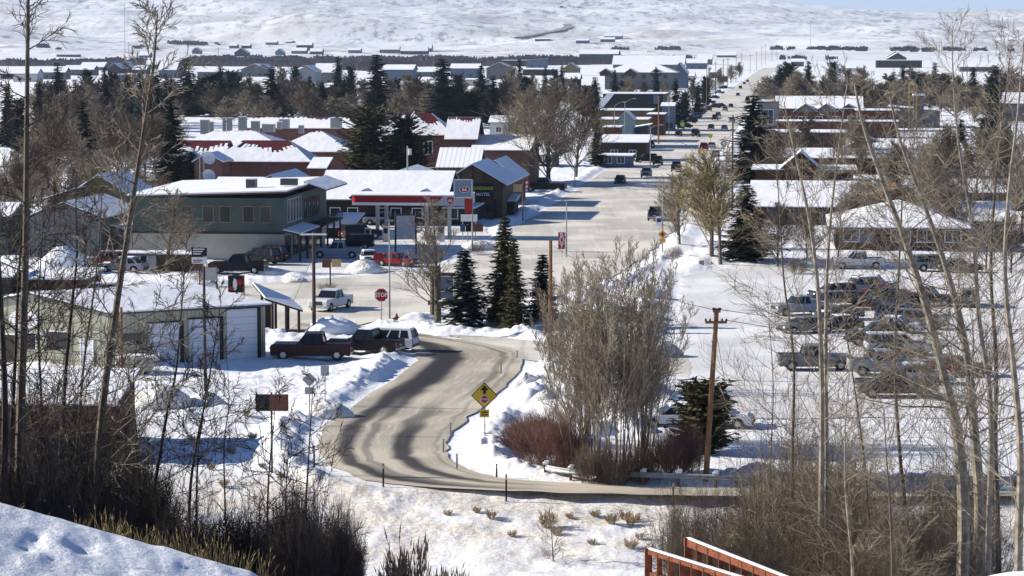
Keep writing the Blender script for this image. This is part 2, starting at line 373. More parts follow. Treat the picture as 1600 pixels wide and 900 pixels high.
def build_terrain():
    d = np.concatenate([np.linspace(1,14,14), np.linspace(15,60,150), np.linspace(60.5,128,110), np.linspace(128.3,260,330), np.exp(np.linspace(math.log(261), math.log(3000), 300)), np.exp(np.linspace(math.log(3010), math.log(14000), 240))])
    u = np.concatenate([np.linspace(-1.6,-.24,46)[:-1], np.linspace(-.24,.24,620), np.linspace(.24,1.3,42)[1:]])
    U, D = np.meshgrid(u, d); X = U*D; Z = terrain(X, D)
    nr, nc = X.shape
    v = np.stack([X, D, Z], -1).reshape(-1, 3)
    idx = np.arange(nr*nc).reshape(nr, nc)
    f = np.stack([idx[:-1,:-1], idx[:-1,1:], idx[1:,1:], idx[1:,:-1]], -1).reshape(-1, 4)
    me = bpy.data.meshes.new('ground'); me.vertices.add(len(v)); me.vertices.foreach_set('co', v.ravel())
    me.loops.add(f.size); me.loops.foreach_set('vertex_index', f.ravel())
    me.polygons.add(len(f)); me.polygons.foreach_set('loop_start', np.arange(0, f.size, 4)); me.polygons.foreach_set('loop_total', np.full(len(f), 4))
    me.polygons.foreach_set('use_smooth', np.ones(len(f), bool)); me.update(); me.validate()
    return me
def ground_mat():
    m = bpy.data.materials.new('snow_ground'); m.use_nodes = True; t = m.node_tree; N = t.nodes; L = t.links; b = N['Principled BSDF']
    b.inputs['Roughness'].default_value = .65; b.inputs['Specular IOR Level'].default_value = .25
    geo = N.new('ShaderNodeNewGeometry'); sp = N.new('ShaderNodeSeparateXYZ'); L.new(geo.outputs['Position'], sp.inputs[0])
    def mr(src, a, b_, c=0, d=1):
        r = N.new('ShaderNodeMapRange'); r.inputs[1].default_value = a; r.inputs[2].default_value = b_; r.inputs[3].default_value = c; r.inputs[4].default_value = d; L.new(src, r.inputs[0]); return r.outputs[0]
    def mul(a, c):
        q = N.new('ShaderNodeMath'); q.operation = 'MULTIPLY'; L.new(a, q.inputs[0])
        if isinstance(c, float): q.inputs[1].default_value = c
        else: L.new(c, q.inputs[1])
        return q.outputs[0]
    def noise(scale, det=6, sx=1, sy=1, rough=.5):
        mp = N.new('ShaderNodeMapping'); mp.inputs['Scale'].default_value = (sx, sy, 1); L.new(geo.outputs['Position'], mp.inputs[0])
        n = N.new('ShaderNodeTexNoise'); n.inputs['Scale'].default_value = scale; n.inputs['Detail'].default_value = det; n.inputs['Roughness'].default_value = rough; L.new(mp.outputs[0], n.inputs['Vector']); return n.outputs[0]
    def mix(f, a, c):
        q = N.new('ShaderNodeMix'); q.data_type = 'RGBA'; L.new(f, q.inputs[0])
        if isinstance(a, tuple): q.inputs[6].default_value = (*a, 1)
        else: L.new(a, q.inputs[6])
        q.inputs[7].default_value = (*c, 1); return q.outputs[2]
    col = mix(mr(noise(.25), .35, .7), (.83,.845,.87), (.74,.745,.75))
    # sagebrush and dry grass poking through on the far hills
    farm = mr(sp.outputs[1], 3000, 3800)
    sage = mul(mr(noise(.035, 8, 1, .55, .75), .49, .61), mr(noise(.0032, 4, 1, .5), .3, .56))
    col = mix(mul(mul(sage, farm), .8), col, (.14,.125,.115))
    sage2 = mul(mr(noise(.012, 10, 1, .35, .8), .5, .6), mr(noise(.0011, 4, 1, .5), .42, .6)); col = mix(mul(mul(sage2, farm), .7), col, (.22,.2,.18))
    band = mul(mr(noise(.0028, 6, .6, 1.5), .5, .64), farm); col = mix(mul(band, .55), col, (.48,.45,.41))
    # grass stubble and road grit on the near embankment
    emb = mul(mr(sp.outputs[1], 120, 134), mr(sp.outputs[1], 146, 141))
    gr = mul(mr(noise(3.5, 8, 1, 1, .8), .42, .6), mr(noise(.35, 3), .25, .5)); col = mix(mul(mul(gr, emb), .95), col, (.52,.41,.25))
    gr2 = mul(mr(noise(5, 8, 1, 1, .8), .56, .68), mul(mr(sp.outputs[1], 70, 100), mr(sp.outputs[1], 138, 122))); col = mix(mul(gr2, .35), col, (.35,.30,.22))
    mid = mul(mr(sp.outputs[1], 140, 146), mr(sp.outputs[1], 320, 240)); dirt = mul(mr(noise(1.1, 8, 1, 1, .75), .54, .72), mid); col = mix(mul(dirt, .45), col, (.5,.44,.35))
    L.new(col, b.inputs['Base Color'])
    bp = N.new('ShaderNodeBump'); bp.inputs['Distance'].default_value = .12; bp.inputs['Strength'].default_value = .8
    L.new(noise(2.2, 8, 1, 1, .65), bp.inputs['Height']); L.new(bp.outputs[0], b.inputs['Normal'])
    return m
gme = build_terrain(); gme.materials.append(ground_mat())
tag(link('ground', gme), 'snow covered ground from the near slope to the far hills', kind='structure')
# ---------------------------------------------------------------- roads
def road_mat(name, base, dark, uv=False, tracks=None):
    m = bpy.data.materials.new(name); m.use_nodes = True; t = m.node_tree; N = t.nodes; L = t.links; b = N['Principled BSDF']
    b.inputs['Roughness'].default_value = .7; b.inputs['Specular IOR Level'].default_value = .2
    geo = N.new('ShaderNodeNewGeometry')
    tcv = N.new('ShaderNodeTexCoord')
    n1 = N.new('ShaderNodeTexNoise'); n1.inputs['Scale'].default_value = .22; n1.inputs['Detail'].default_value = 7; n1.inputs['Roughness'].default_value = .65
    mp = N.new('ShaderNodeMapping')
    if uv: mp.inputs['Scale'].default_value = (3.0, .03, 1); n1.inputs['Scale'].default_value = 1.6; L.new(tcv.outputs['UV'], mp.inputs[0])
    else: mp.inputs['Rotation'].default_value = (0,0,.111); mp.inputs['Scale'].default_value = (1, .06, 1); L.new(geo.outputs['Position'], mp.inputs[0])
    L.new(mp.outputs[0], n1.inputs['Vector'])
    n2 = N.new('ShaderNodeTexNoise'); n2.inputs['Scale'].default_value = .09; n2.inputs['Detail'].default_value = 5; L.new(geo.outputs['Position'], n2.inputs['Vector'])
    def mr(src, a, c, lo=0, hi=1):
        r = N.new('ShaderNodeMapRange'); r.interpolation_type = 'SMOOTHSTEP'; r.inputs[1].default_value = a; r.inputs[2].default_value = c; r.inputs[3].default_value = lo; r.inputs[4].default_value = hi; L.new(src, r.inputs[0]); return r.outputs[0]
    def mix(f, a, c):
        q = N.new('ShaderNodeMix'); q.data_type = 'RGBA'; L.new(f, q.inputs[0])
        for s, k in ((a, 6), (c, 7)):
            if isinstance(s, tuple): q.inputs[k].default_value = (*s, 1)
            else: L.new(s, q.inputs[k])
        return q.outputs[2]
    def math_(op, a, c):
        q = N.new('ShaderNodeMath'); q.operation = op
        for s, k in ((a, 0), (c, 1)):
            if isinstance(s, (int, float)): q.inputs[k].default_value = s
            else: L.new(s, q.inputs[k])
        return q.outputs[0]
    col = mix(mr(n1.outputs[0], .35, .68), base, tuple(c*.80 for c in base))
    col = mix(mr(n2.outputs[0], .42, .62), col, tuple(min(.75, c*1.25) for c in base))
    n3 = N.new('ShaderNodeTexNoise'); n3.inputs['Scale'].default_value = 7 if uv else .7; n3.inputs['Detail'].default_value = 9; n3.inputs['Roughness'].default_value = .7; L.new(mp.outputs[0], n3.inputs['Vector'])
    col = mix(mr(n3.outputs[0], .52, .66, 0, .42), col, (.74,.73,.71)); col = mix(mr(n3.outputs[0], .44, .3, 0, .45), col, tuple(c*.55 for c in base))
    if tracks:
        sp = N.new('ShaderNodeSeparateXYZ'); L.new(tcv.outputs['UV'], sp.inputs[0])
        wob = math_('MULTIPLY', math_('SUBTRACT', n2.outputs[0], .5), .14); u = math_('ADD', sp.outputs[0], wob)
        for (c0, w, s, a0, a1) in tracks:       # centre, width, strength, fade range along v
            e = math_('ABSOLUTE', math_('SUBTRACT', u, c0), 0); g = mr(e, w, w*.25)
            g = math_('MULTIPLY', g, s); g = math_('MULTIPLY', g, mr(n1.outputs[0], .25, .5, .7, 1))
            g = math_('MULTIPLY', g, mr(sp.outputs[1], 27, 37))
            if a0 is not None: g = math_('MULTIPLY', g, mr(sp.outputs[1], a0, a1))
            col = mix(g, col, dark)
    L.new(col, b.inputs['Base Color'])
    bp = N.new('ShaderNodeBump'); bp.inputs['Distance'].default_value = .04; bp.inputs['Strength'].default_value = .7; L.new(n3.outputs[0], bp.inputs['Height']); L.new(bp.outputs[0], b.inputs['Normal'])
    return m
ROADC = (.54,.505,.44)
rm_main = road_mat('packed_snow_road', ROADC, (.1,.09,.08))
rm_s = road_mat('slushy_road', (.42,.37,.29), (.028,.025,.024), True, [(.27,.24,1,56,76),(.20,.10,.9,None,0),(.63,.13,.95,80,50),(.36,.05,.5,None,0),(.80,.06,.5,60,80),(.90,.03,.3,None,0),(.26,.12,.8,50,38)])
def sheet(name, P, z, m, label):
    me = bpy.data.meshes.new(name); bm = bmesh.new(); vs = [bm.verts.new((p[0], p[1], z)) for p in rag(P)]; f = bm.faces.new(vs); bmesh.ops.triangulate(bm, faces=[f])
    for f in bm.faces:
        if f.normal.z < 0: f.normal_flip()
    bm.to_mesh(me); bm.free(); me.materials.append(m); return tag(link(name, me), label, kind='structure')
sheet('main_street_road', highway, .035, rm_main, 'wide sanded packed-snow main street with the highway turning off left')
sheet('station_forecourt', station, .026, road_mat('forecourt_snow', (.62,.61,.59), (.1,.1,.1)), 'packed snow forecourt of the gas station')
rm_lot = road_mat('lot_snow_streaked', (.66,.655,.64), (.1,.1,.1))
sheet('parking_lot', lot, .03, rm_lot, 'packed snow parking lot on the right')
sheet('side_road', sidest, .043, rm_main, 'packed snow side road leading to the lot')
def ribbon(name, A, B, z, m, label, nu=8):
    me = bpy.data.meshes.new(name); n = len(A); v = []; uvs = []; s = 0
    jit = lambda P, k: [(p[0]+.5*float(fbm(np.array([p[0]]), np.array([p[1]]), 1.6, k)[0]), p[1]+.5*float(fbm(np.array([p[0]]), np.array([p[1]]), 1.6, k+1)[0])) for p in P]
    A = jit(A, 0); B = jit(B, 1)
    for i in range(n):
        if i: s += (math.dist(A[i], A[i-1]) + math.dist(B[i], B[i-1]))/2
        for k in range(nu+1):
            t = k/nu; v.append((A[i][0]*(1-t)+B[i][0]*t, A[i][1]*(1-t)+B[i][1]*t, z)); uvs.append((t, s))
    f = []
    for i in range(n-1):
        for k in range(nu):
            a = i*(nu+1)+k; f.append((a, a+1, a+nu+2, a+nu+1))
    me.from_pydata(v, [], f); uv = me.uv_layers.new(name='uv')
    for p in me.polygons:
        for li in p.loop_indices: uv.data[li].uv = uvs[me.loops[li].vertex_index]
    if me.polygons[len(f)//2].normal.z < 0: me.flip_normals()
    me.materials.append(m); return tag(link(name, me), label, kind='structure')
ribbon('curved_road', So_w, Si_w, .052, rm_s, 'slushy curving road with dark wet wheel tracks')
# ---------------------------------------------------------------- vegetation prototypes (meshes)
def rvec(r): return Vector((r.uniform(-1,1), r.uniform(-1,1), r.uniform(-1,1)))
def grow(mb, p, d, L, r, r_, nseg=3, wig=.15, up=.1, n=3, tip=.35):
    """curved tapering branch; returns node list [(pos, dir, radius)]"""
    out = [(p.copy(), d.copy(), r)]; U = r_.random; px, py, pz = p; dx, dy, dz = d; w2 = wig*2; s = L/nseg; rp = r
    for i in range(nseg):
        dx += (U()-.5)*w2; dy += (U()-.5)*w2; dz += (U()-.5)*w2+up; k = 1/math.sqrt(dx*dx+dy*dy+dz*dz); dx *= k; dy *= k; dz *= k
        qx, qy, qz = px+dx*s, py+dy*s, pz+dz*s; r2 = r*(1-(1-tip)*(i+1)/nseg)
        mb.tube((px,py,pz), (qx,qy,qz), rp, r2, n); px, py, pz = qx, qy, qz; rp = r2; out.append((Vector((px,py,pz)), Vector((dx,dy,dz)), r2))
    return out
def along(nodes, t):
    k = t*(len(nodes)-1); i = min(int(k), len(nodes)-2); f = k-i
    return nodes[i][0].lerp(nodes[i+1][0], f), nodes[i][1].lerp(nodes[i+1][1], f).normalized(), nodes[i][2]*(1-f)+nodes[i+1][2]*f
def side(d, r_, ang):
    a = d.cross(rvec(r_)).normalized(); return (d*math.cos(ang) + a*math.sin(ang)).normalized()
def bare(seed, h, r0, trunk=None, nl=16, l0=.25, Lf=.4, ang=(.5,1.0), n2=7, n3=5, tw=.012, up=.12, kf=.4, kf3=.45, taper=True, wig=.14, fan=1.0, lr=.45):
    """leafless tree: returns (trunk mesh builder, twigs mesh builder)"""
    r_ = random.Random(seed); T = MB(); C = MB()
    if trunk is None: nodes = grow(T, Vector((0,0,-.3)), Vector((0,0,1)), h+.3, r0, r_, 8, .05, .02, 6, .12)
    else:
        nodes = []
        for i, p in enumerate(trunk):
            q = Vector(p); nxt = Vector(trunk[min(i+1, len(trunk)-1)]); prv = Vector(trunk[max(i-1, 0)])
            nodes.append((q, (nxt-prv).normalized(), r0*(1-.88*i/(len(trunk)-1))))
        for a, b in zip(nodes, nodes[1:]): T.tube(a[0], b[0], a[2], b[2], 7)
    for i in range(nl):
        t = l0 + (1-l0)*(i+r_.random())/nl; t = min(t, .99)
        p, d, r = along(nodes, t)
        k = (1-(t-l0)/(1-l0)*.75) if taper else (.55+.45*math.sin(math.pi*min(1,(t-l0)/(1-l0)+.15)))
        L = h*Lf*k*r_.uniform(.7,1.15)
        ln = grow(T if L > h*.16 else C, p, side(d, r_, r_.uniform(*ang)*fan), L, max(r*lr, tw*1.6), r_, 4, wig, up, 4, .3)
        for j in range(n2):
            p2, d2, rr = along(ln, .15+.85*(j+r_.random())/n2*.98)
            L2 = L*kf*r_.uniform(.6,1.1)*(1.15-.5*j/n2)
            l2 = grow(C, p2, side(d2, r_, r_.uniform(.4,.9)), L2, max(rr*.5, tw*1.15), r_, 3, wig*1.2, up*.8, 3, .5)
            for q in range(n3):
                p3, d3, _ = along(l2, .1+.9*(q+r_.random())/n3*.98)
                grow(C, p3, side(d3, r_, r_.uniform(.35,.85)), L2*kf3*r_.uniform(.6,1.2), tw, r_, 2, wig*1.3, up*.6, 3, .45)
    return T, C
def shrub(seed, h, w, n=60, r0=.015, n2=5, n3=2, lean=.8, wig=.2, base=.3, up=.1, k2=.45):
    r_ = random.Random(seed); C = MB()
    for i in range(n):
        a = r_.uniform(0, 2*math.pi); s = math.sqrt(r_.random()); b = Vector((math.cos(a)*w*base*s, math.sin(a)*w*base*s, -.15))
        d = Vector((math.cos(a)*lean*s*w/h, math.sin(a)*lean*s*w/h, 1)).normalized()
        ln = grow(C, b, d, h*r_.uniform(.6,1.1)*(1-.25*s), r0, r_, 4, wig, up, 3, .4)
        for j in range(n2):
            p, dd, rr = along(ln, .2+.8*(j+r_.random())/n2*.98)
            l2 = grow(C, p, side(dd, r_, r_.uniform(.3,.8)), h*k2*r_.uniform(.4,.9), r0*.6, r_, 2, wig*1.2, up, 3, .5)
            for q in range(n3):
                p3, d3, _ = along(l2, r_.uniform(.2,.95)); grow(C, p3, side(d3, r_, r_.uniform(.3,.8)), h*k2*.4*r_.uniform(.5,1), r0*.45, r_, 1, wig, up, 3, .5)
    return C
def conifer(seed, h=12, w=2.6, kind='spruce', dens=1.0, snowy=0):
    """tapered trunk plus whorls of drooping boughs made of many small needle sprays"""
    r_ = random.Random(seed); T = MB(); C = MB(); S = MB()
    nodes = grow(T, Vector((0,0,-.3)), Vector((0,0,1)), h*.99+.3, h*.014+.03, r_, 6, .012, .01, 6, .1)
    z = h*.05; Rm = lambda t: (w*(1-t)**.85*(1 if t > .12 else .7+2.5*t)) if kind == 'spruce' else w*math.sqrt(max(.02, 1-(abs(t-.45)/.6)**2.2))
    while z < h*.985:
        t = z/h; R = Rm(t); nb = int((7+8*(1-t))*dens)
        for b in range(nb):
            if r_.random() < .08: continue
            a = r_.uniform(0, 2*math.pi); Lb = R*r_.uniform(.45,1.18)*(1.08 if math.sin(a*3+seed*1.7+z*1.3) > .2 else .84)
            dz = -.2 if kind == 'spruce' else .2; dz += r_.uniform(-.12,.12)
            d = Vector((math.cos(a), math.sin(a), dz+.3*t)).normalized(); p = Vector((0,0,z+r_.uniform(-.1,.1)))
            ns = max(3, int(Lb/.34)+1); sidev = Vector((-math.sin(a), math.cos(a), 0))
            for k in range(ns):
                f = (k+.7)/ns; c = p + d*(Lb*f) + Vector((0,0, .14*Lb*f*f if kind=='spruce' else .2*Lb*f*f)); sz = .30+.30*(1-f)*min(1, Lb/1.5)+.06
                for sgn in (-1, 1):
                    tip = c + (sidev*sgn*r_.uniform(.6,1.15) + d*r_.uniform(.25,.9) + Vector((0,0,r_.uniform(-.55,.15))))*sz
                    wv = (d*.5+rvec(r_)*.35)*sz*.55
                    C.poly([c - wv, c + wv, tip + wv*.25 + rvec(r_)*sz*.12, tip - wv*.25])
                if snowy and r_.random() < snowy*2 and f > .3:
                    up_ = Vector((0,0,.08)); q = sz*.6; S.poly([c+up_-sidev*q+rvec(r_)*.06, c+up_+d*q*1.2, c+up_+sidev*q, c+up_-d*q*.6])
            tp_ = p + d*Lb*1.05 + Vector((0,0,.1*Lb)); C.poly([p+d*Lb*.7-sidev*.14, p+d*Lb*.7+sidev*.14, tp_])
        for k in range(5):
            a = r_.uniform(0,6.28); q = Vector((math.cos(a), math.sin(a), 0)); C.poly([Vector((0,0,z+.3)), q*R*.5+Vector((-q.y*.3*R, q.x*.3*R, z-.35)), q*R*.55+Vector((q.y*.3*R, -q.x*.3*R, z-.45))])
        z += .24 + .012*h
    return T, C, S
def mk(proto, name, label, cat, kids, loc=(0,0,0), rz=0, group=None):
    root = thing(name, label, cat, loc, rz, group)
    for nm, me in kids: link(nm, me, root)
    return root
def mesh_kids(T, C, mt, mc, tn='trunk', cn='crown', S=None):
    k = [(tn, T.mesh(tn, mt)), (cn, C.mesh(cn, mc))]
    if S is not None and S.f: k.append(('snow_cover', S.mesh('snow_cover', roof_snow)))
    return k
NEEDLEMAP = {'dark': needle, 'blue': needle_b, 'olive': needle_o}
CON = {}
for i in range(4): CON['s%d'%i] = mesh_kids(*conifer(20+i, 12, 2.1+.35*i, 'spruce')[:2], bark_dark, needle)
for i in range(3): CON['p%d'%i] = mesh_kids(*conifer(40+i, 10, 2.7+.3*i, 'pine')[:2], bark_dark, needle)
EXT = {}
def extent(kids):
    k = kids[-1][1].name if kids[-1][0] != 'snow_cover' else kids[-2][1].name
    if k not in EXT:
        R = []; zm = 0
        for nm, me in kids:
            if nm == 'snow_cover': continue
            a = np.empty(len(me.vertices)*3); me.vertices.foreach_get('co', a); a = a.reshape(-1,3); zm = max(zm, a[:,2].max() if nm == 'trunk' or len(kids) > 1 else np.percentile(a[:,2], 98))
            if nm != 'trunk': R.append(np.hypot(a[:,0], a[:,1]))
        EXT[k] = (2*np.percentile(np.concatenate(R), 94), zm)
    return EXT[k]
def put(kids, name, label, cat, px, yt, yb, h0, group=None, w=None, mcrown=None, d=None, rz=None, w0=None):
    """stand a tree on the ground point seen at (px, yb), scaled so its top reaches row yt"""
    p = G(px, yb) if d is None else PD(px, yb, d)
    p.z = gz(p.x, p.y)
    w0, h0 = extent(kids); top = PD(px, yt, p.y); s = (top.z - p.z)/h0; sx = s
    if w: sx = (w/F*p.y)/w0
    r = thing(name, label, cat, p, random.uniform(0, 6.28) if rz is None else rz, group, (sx, sx, s))
    for nm, me in kids:
        o = link(nm, me, r)
        if nm == 'crown' and mcrown is not None: o.material_slots[0].link = 'OBJECT'; o.material_slots[0].material = mcrown
    return r
# --- conifers behind and between the buildings
def conrow(items, text, group, key=None, wmul=1.0, W=1.3):
    L = []
    for k, it in enumerate(items):
        px, yt, yb, w = it[:4]; mc = it[4] if len(it) > 4 else 'dark'
        kk = (key or ['s0','p0','s2','p1','s3','s1','p2'][k % 7]); h0 = 12 if kk[0] == 's' else 10; w0 = 2*(2.1+.35*int(kk[1])) if kk[0] == 's' else 2*(2.7+.3*int(kk[1]))
        L.append(put(CON[kk], 'spruce_tree' if kk[0] == 's' else 'pine_tree', 'x', 'conifer', px, yt, yb, h0, group, w*W, NEEDLEMAP[mc]))
    order_labels(L, text); return L
conrow([(92,97,200,34),(138,106,196,26),(165,104,200,30),(178,108,196,22),(200,118,200,30),(222,110,205,34),(243,112,206,34),(262,128,215,36)], 'dark spruce in the row behind the bare brush at left', 'dark spruces behind the brush at left')
conrow([(292,92,182,52),(318,118,180,36),(345,102,178,34),(362,106,180,32),(404,128,182,30),(425,104,186,48),(462,100,172,20,'blue'),(505,128,182,40)], 'dark conifer in the belt behind the long school roof', 'dark conifers behind the school')
conrow([(528,87,168,26),(548,100,172,18,'blue'),(538,122,184,40),(620,120,178,26,'blue'),(752,102,192,34,'blue'),(770,118,196,34,'blue'),(735,140,200,44),(812,92,172,20),(822,118,170,26),(852,104,165,18,'blue'),(868,106,160,16,'blue'),(878,100,158,18,'blue')], 'conifer among the pale trees behind the two-storey school', 'conifers behind the two-storey school')
put(CON['s1'], 'spruce_tree', 'tall ragged spruce rising highest above the school roofs', 'conifer', 589, 84, 196, 12, None, 66, w0=5.4)
put(CON['s3'], 'spruce_tree', 'broad dark spruce right behind the red school roof', 'conifer', 692, 91, 200, 12, None, 80, w0=6.6)
put(CON['s2'], 'spruce_tree', 'narrow dark spruce standing alone in the brown brush at left', 'conifer', 131, 158, 292, 12, None, 54, w0=6.4)
put(CON['s1'], 'spruce_tree', 'big dark spruce with snowy bough tips left of the long school roof', 'conifer', 268, 148, 292, 12, None, 66, w0=5.6)
put(CON['s3'], 'spruce_tree', 'low spreading spruce beside the satellite dishes', 'conifer', 300, 236, 294, 12, None, 50, w0=6.6)
put(CON['p2'], 'pine_tree', 'large brownish olive pine in front of the red roofs', 'pine', 572, 160, 298, 10, None, 96, needle_o, w0=7.2)
put(CON['p1'], 'pine_tree', 'rounded dark pine hiding the end of the brick school', 'pine', 632, 174, 298, 10, None, 84, w0=6.6)
conrow([(930,120,178,26),(915,132,182,24),(960,108,165,18,'blue'),(975,125,165,20),(1025,104,160,16),(1055,122,196,24),(1070,140,190,20),(1090,128,180,18),(1102,118,168,16)], 'conifer around the dark-fronted building up the street', 'conifers along the left of main street')
put(CON['s0'], 'spruce_tree', 'dark spruce beside the big round bare tree at the kerb', 'conifer', 932, 188, 262, 12, None, 30, w0=4.8)
put(CON['s1'], 'spruce_tree', 'dense tall spruce right of main street before the grey building', 'conifer', 1176, 148, 285, 12, None, 104, w0=5.6)
put(CON['s3'], 'spruce_tree', 'broad dark spruce at the corner of the parking lot', 'conifer', 1166, 288, 408, 12, None, 104, w0=6.6)
conrow([(1218,100,160,26),(1232,95,158,28),(1262,94,160,26),(1300,92,158,20),(1395,112,165,30),(1410,102,166,26),(1437,110,165,34),(1460,97,165,22),(1475,120,166,26),(1520,104,170,26),(1552,98,200,28),(1345,120,168,26)], 'dark conifer in the treeline behind the shops at right', 'dark conifers in the right treeline')
conrow([(1395,250,330,34),(1540,180,262,44),(1500,185,250,36)], 'dark conifer among the bare trees at right', 'conifers among bare trees at right')
conrow([(12,130,230,34),(30,150,240,30),(62,126,226,30)], 'dark conifer at the far left edge', 'conifers at the far left edge')
# --- the snowy spruces on the island by the stop sign
def special(name, label, cat, parts, px, yt, yb, h0, w=None, w0=None):
    T, C, S, mt, mc = parts; return put(mesh_kids(T, C, mt, mc, S=S), name, label, cat, px, yt, yb, h0, None, w, None, w0=w0)
T, C, S = conifer(71, 9, 2.6, 'spruce', 1.35, .10); special('spruce_tree', 'small wide-skirted spruce with snow on its lower boughs, left on the island', 'conifer', (T,C,S,bark_dark,needle_b), 726, 388, 510, 9, 78, 5.4)
T, C, S = conifer(72, 12, 2.4, 'spruce', 1.3, 0); special('spruce_tree', 'tallest island spruce with yellowish green boughs', 'conifer', (T,C,S,bark_dark,needle_o), 788, 338, 508, 12, 72, 5.0)
T, C, S = conifer(73, 11, 1.9, 'spruce', 1.1, 0); special('spruce_tree', 'thin pale-trunked spruce with a bare lower stem on the island', 'conifer', (T,C,S,bark_tan,needle_o), 803, 372, 517, 11, 44, 4.0)
T, C, S = conifer(74, 9, 2.1, 'spruce', 1.2, .10); special('spruce_tree', 'dark spruce at the right end of the island beside the leaning pole', 'conifer', (T,C,S,bark_dark,needle), 848, 396, 510, 9, 54, 4.4)
T, C, S = conifer(75, 5, 1.7, 'pine', 1.6, 0); special('pine_tree', 'small bushy pine beside the tall utility pole', 'pine', (T,C,S,bark_dark,needle_o), 1098, 588, 710, 5, 100, 3.6)
# --- leafless trees in the middle distance
BT = {}
for i in range(3): BT['fuzzy%d'%i] = (mesh_kids(*bare(100+i, 10, .16, lr=.34, nl=44, l0=.08, Lf=.62, ang=(.3,.85), n2=11, n3=8, tw=.02, up=.16, kf=.42, taper=True), bark_tan, twig_tan), 10)
for i in range(3): BT['loose%d'%i] = (mesh_kids(*bare(110+i, 10, .15, lr=.36, nl=30, l0=.15, Lf=.45, ang=(.45,.95), n2=9, n3=8, tw=.018, up=.12), bark_tan, twig_brown), 10)
for i in range(3): BT['far%d'%i] = (mesh_kids(*bare(120+i, 10, .22, nl=40, l0=.06, Lf=.55, ang=(.3,.9), n2=9, n3=6, tw=.05, up=.14, kf=.45), bark_tan, twig_tan), 10)
BTW = {'far0':6,'far1':6,'far2':6,'fuzzy0':8.5,'fuzzy1':8.5,'fuzzy2':8.5,'loose0':6,'loose1':6,'loose2':6}
def barerow(items, text, group, keys=('fuzzy0','fuzzy1','loose0','fuzzy2','loose1','loose2'), mats=(twig_tan, twig_brown)):
    L = []
    for k, (px, yt, yb, w) in enumerate(items):
        kk = keys[k % len(keys)]; kk = 'far'+kk[-1] if yb < 262 else kk; L.append(put(BT[kk][0], 'bare_tree', 'x', 'leafless tree', px, yt, yb, 10, group, w, mats[k % len(mats)], w0=BTW[kk]))
    order_labels(L, text); return L
def rr(n, x0, x1, yt0, yt1, hmin, hmax, w0, w1, seed):
    r_ = random.Random(seed); out = []
    for i in range(n):
        px = x0 + (x1-x0)*(i+r_.uniform(.1,.9))/n; yt = r_.uniform(yt0, yt1); out.append((px, yt, yt + r_.uniform(hmin, hmax), r_.uniform(w0, w1)))
    return out
barerow(rr(15, 60, 275, 140, 190, 90, 120, 50, 85, 1), 'brown leafless tree in the thicket at left behind the tan house', 'brown leafless thicket at left')
barerow(rr(9, 0, 230, 178, 235, 90, 110, 60, 90, 2), 'leafless tree low in front of the thicket at left', 'leafless trees in front of the thicket at left')
barerow(rr(12, -10, 280, 245, 275, 75, 95, 50, 75, 14), 'low brown leafless tree in the near edge of the left thicket', 'near edge of the left thicket')
barerow([(372,112,180,44),(392,118,184,40),(455,120,186,40),(478,118,190,44),(500,128,180,36),(440,100,160,30)], 'brown leafless tree behind the long school roof', 'leafless trees behind the school')
barerow([(607,118,182,40),(636,112,180,40),(650,116,186,44),(662,122,184,36),(720,120,170,40),(785,115,196,40),(800,100,175,30),(830,112,170,26),(898,118,172,26),(905,128,180,30)], 'pale leafless tree behind the two-storey brick school', 'leafless trees behind the brick school', mats=(twig_tan, twig_tan, twig_brown))
barerow([(985,118,168,24),(1005,126,165,22),(1040,128,172,22),(1082,118,165,20),(1110,112,150,18),(1125,104,140,16),(1142,100,130,14),(1155,96,122,12)], 'leafless tree left of main street toward its far end', 'leafless trees up the left of main street')
put(BT['fuzzy0'][0], 'bare_tree', 'big round-crowned leafless tree beside main street', 'leafless tree', 858, 118, 290, 10, None, 140, twig_tan, w0=8.5)
put(BT['fuzzy1'][0], 'bare_tree', 'dense leafless tree crowding the right side of the big round one', 'leafless tree', 900, 134, 278, 10, None, 92, twig_brown, w0=8.5)
put(BT['fuzzy2'][0], 'bare_tree', 'leafless tree at the left of the big round-crowned tree', 'leafless tree', 824, 132, 284, 10, None, 84, twig_tan, w0=8.5)
put(BT['loose1'][0], 'bare_tree', 'rounded leafless tree before the end of the green building', 'leafless tree', 262, 292, 426, 10, None, 118, twig_tan, w0=6)
put(BT['loose2'][0], 'bare_tree', 'leafless tree spreading in front of the gas station canopy', 'leafless tree', 683, 305, 503, 10, None, 100, twig_tan, w0=7)
put(BT['fuzzy1'][0], 'bare_tree', 'yellowish leafless tree with a dense brush-like crown at the street corner', 'leafless tree', 1112, 228, 412, 10, None, 124, twig_gold, w0=8.5)
put(BT['loose0'][0], 'bare_tree', 'double-trunked leafless tree at the right street corner', 'leafless tree', 1126, 245, 415, 10, None, 92, twig_gold, w0=6)
put(BT['fuzzy2'][0], 'bare_tree', 'leafless tree behind the speed sign at the corner', 'leafless tree', 1062, 262, 388, 10, None, 78, twig_tan, w0=8.5)
put(BT['loose1'][0], 'bare_tree', 'leafless tree just left of the dense tall spruce', 'leafless tree', 1130, 212, 330, 10, None, 50, twig_tan, w0=6)
barerow(rr(17, 1192, 1600, 100, 132, 46, 66, 30, 52, 3), 'leafless tree in the hazy treeline behind the shops at right', 'hazy leafless treeline at right')
barerow(rr(20, 1185, 1610, 170, 250, 75, 110, 36, 62, 4), 'leafless tree between the flat roofs at right', 'leafless trees between the roofs at right')
barerow(rr(10, 1190, 1610, 262, 330, 80, 110, 46, 70, 5), 'leafless tree in front of the hip-roofed lodge', 'leafless trees by the lodge')
barerow(rr(5, 1430, 1625, 150, 210, 150, 200, 60, 90, 6), 'taller leafless tree near the right edge', 'taller leafless trees at the right edge')
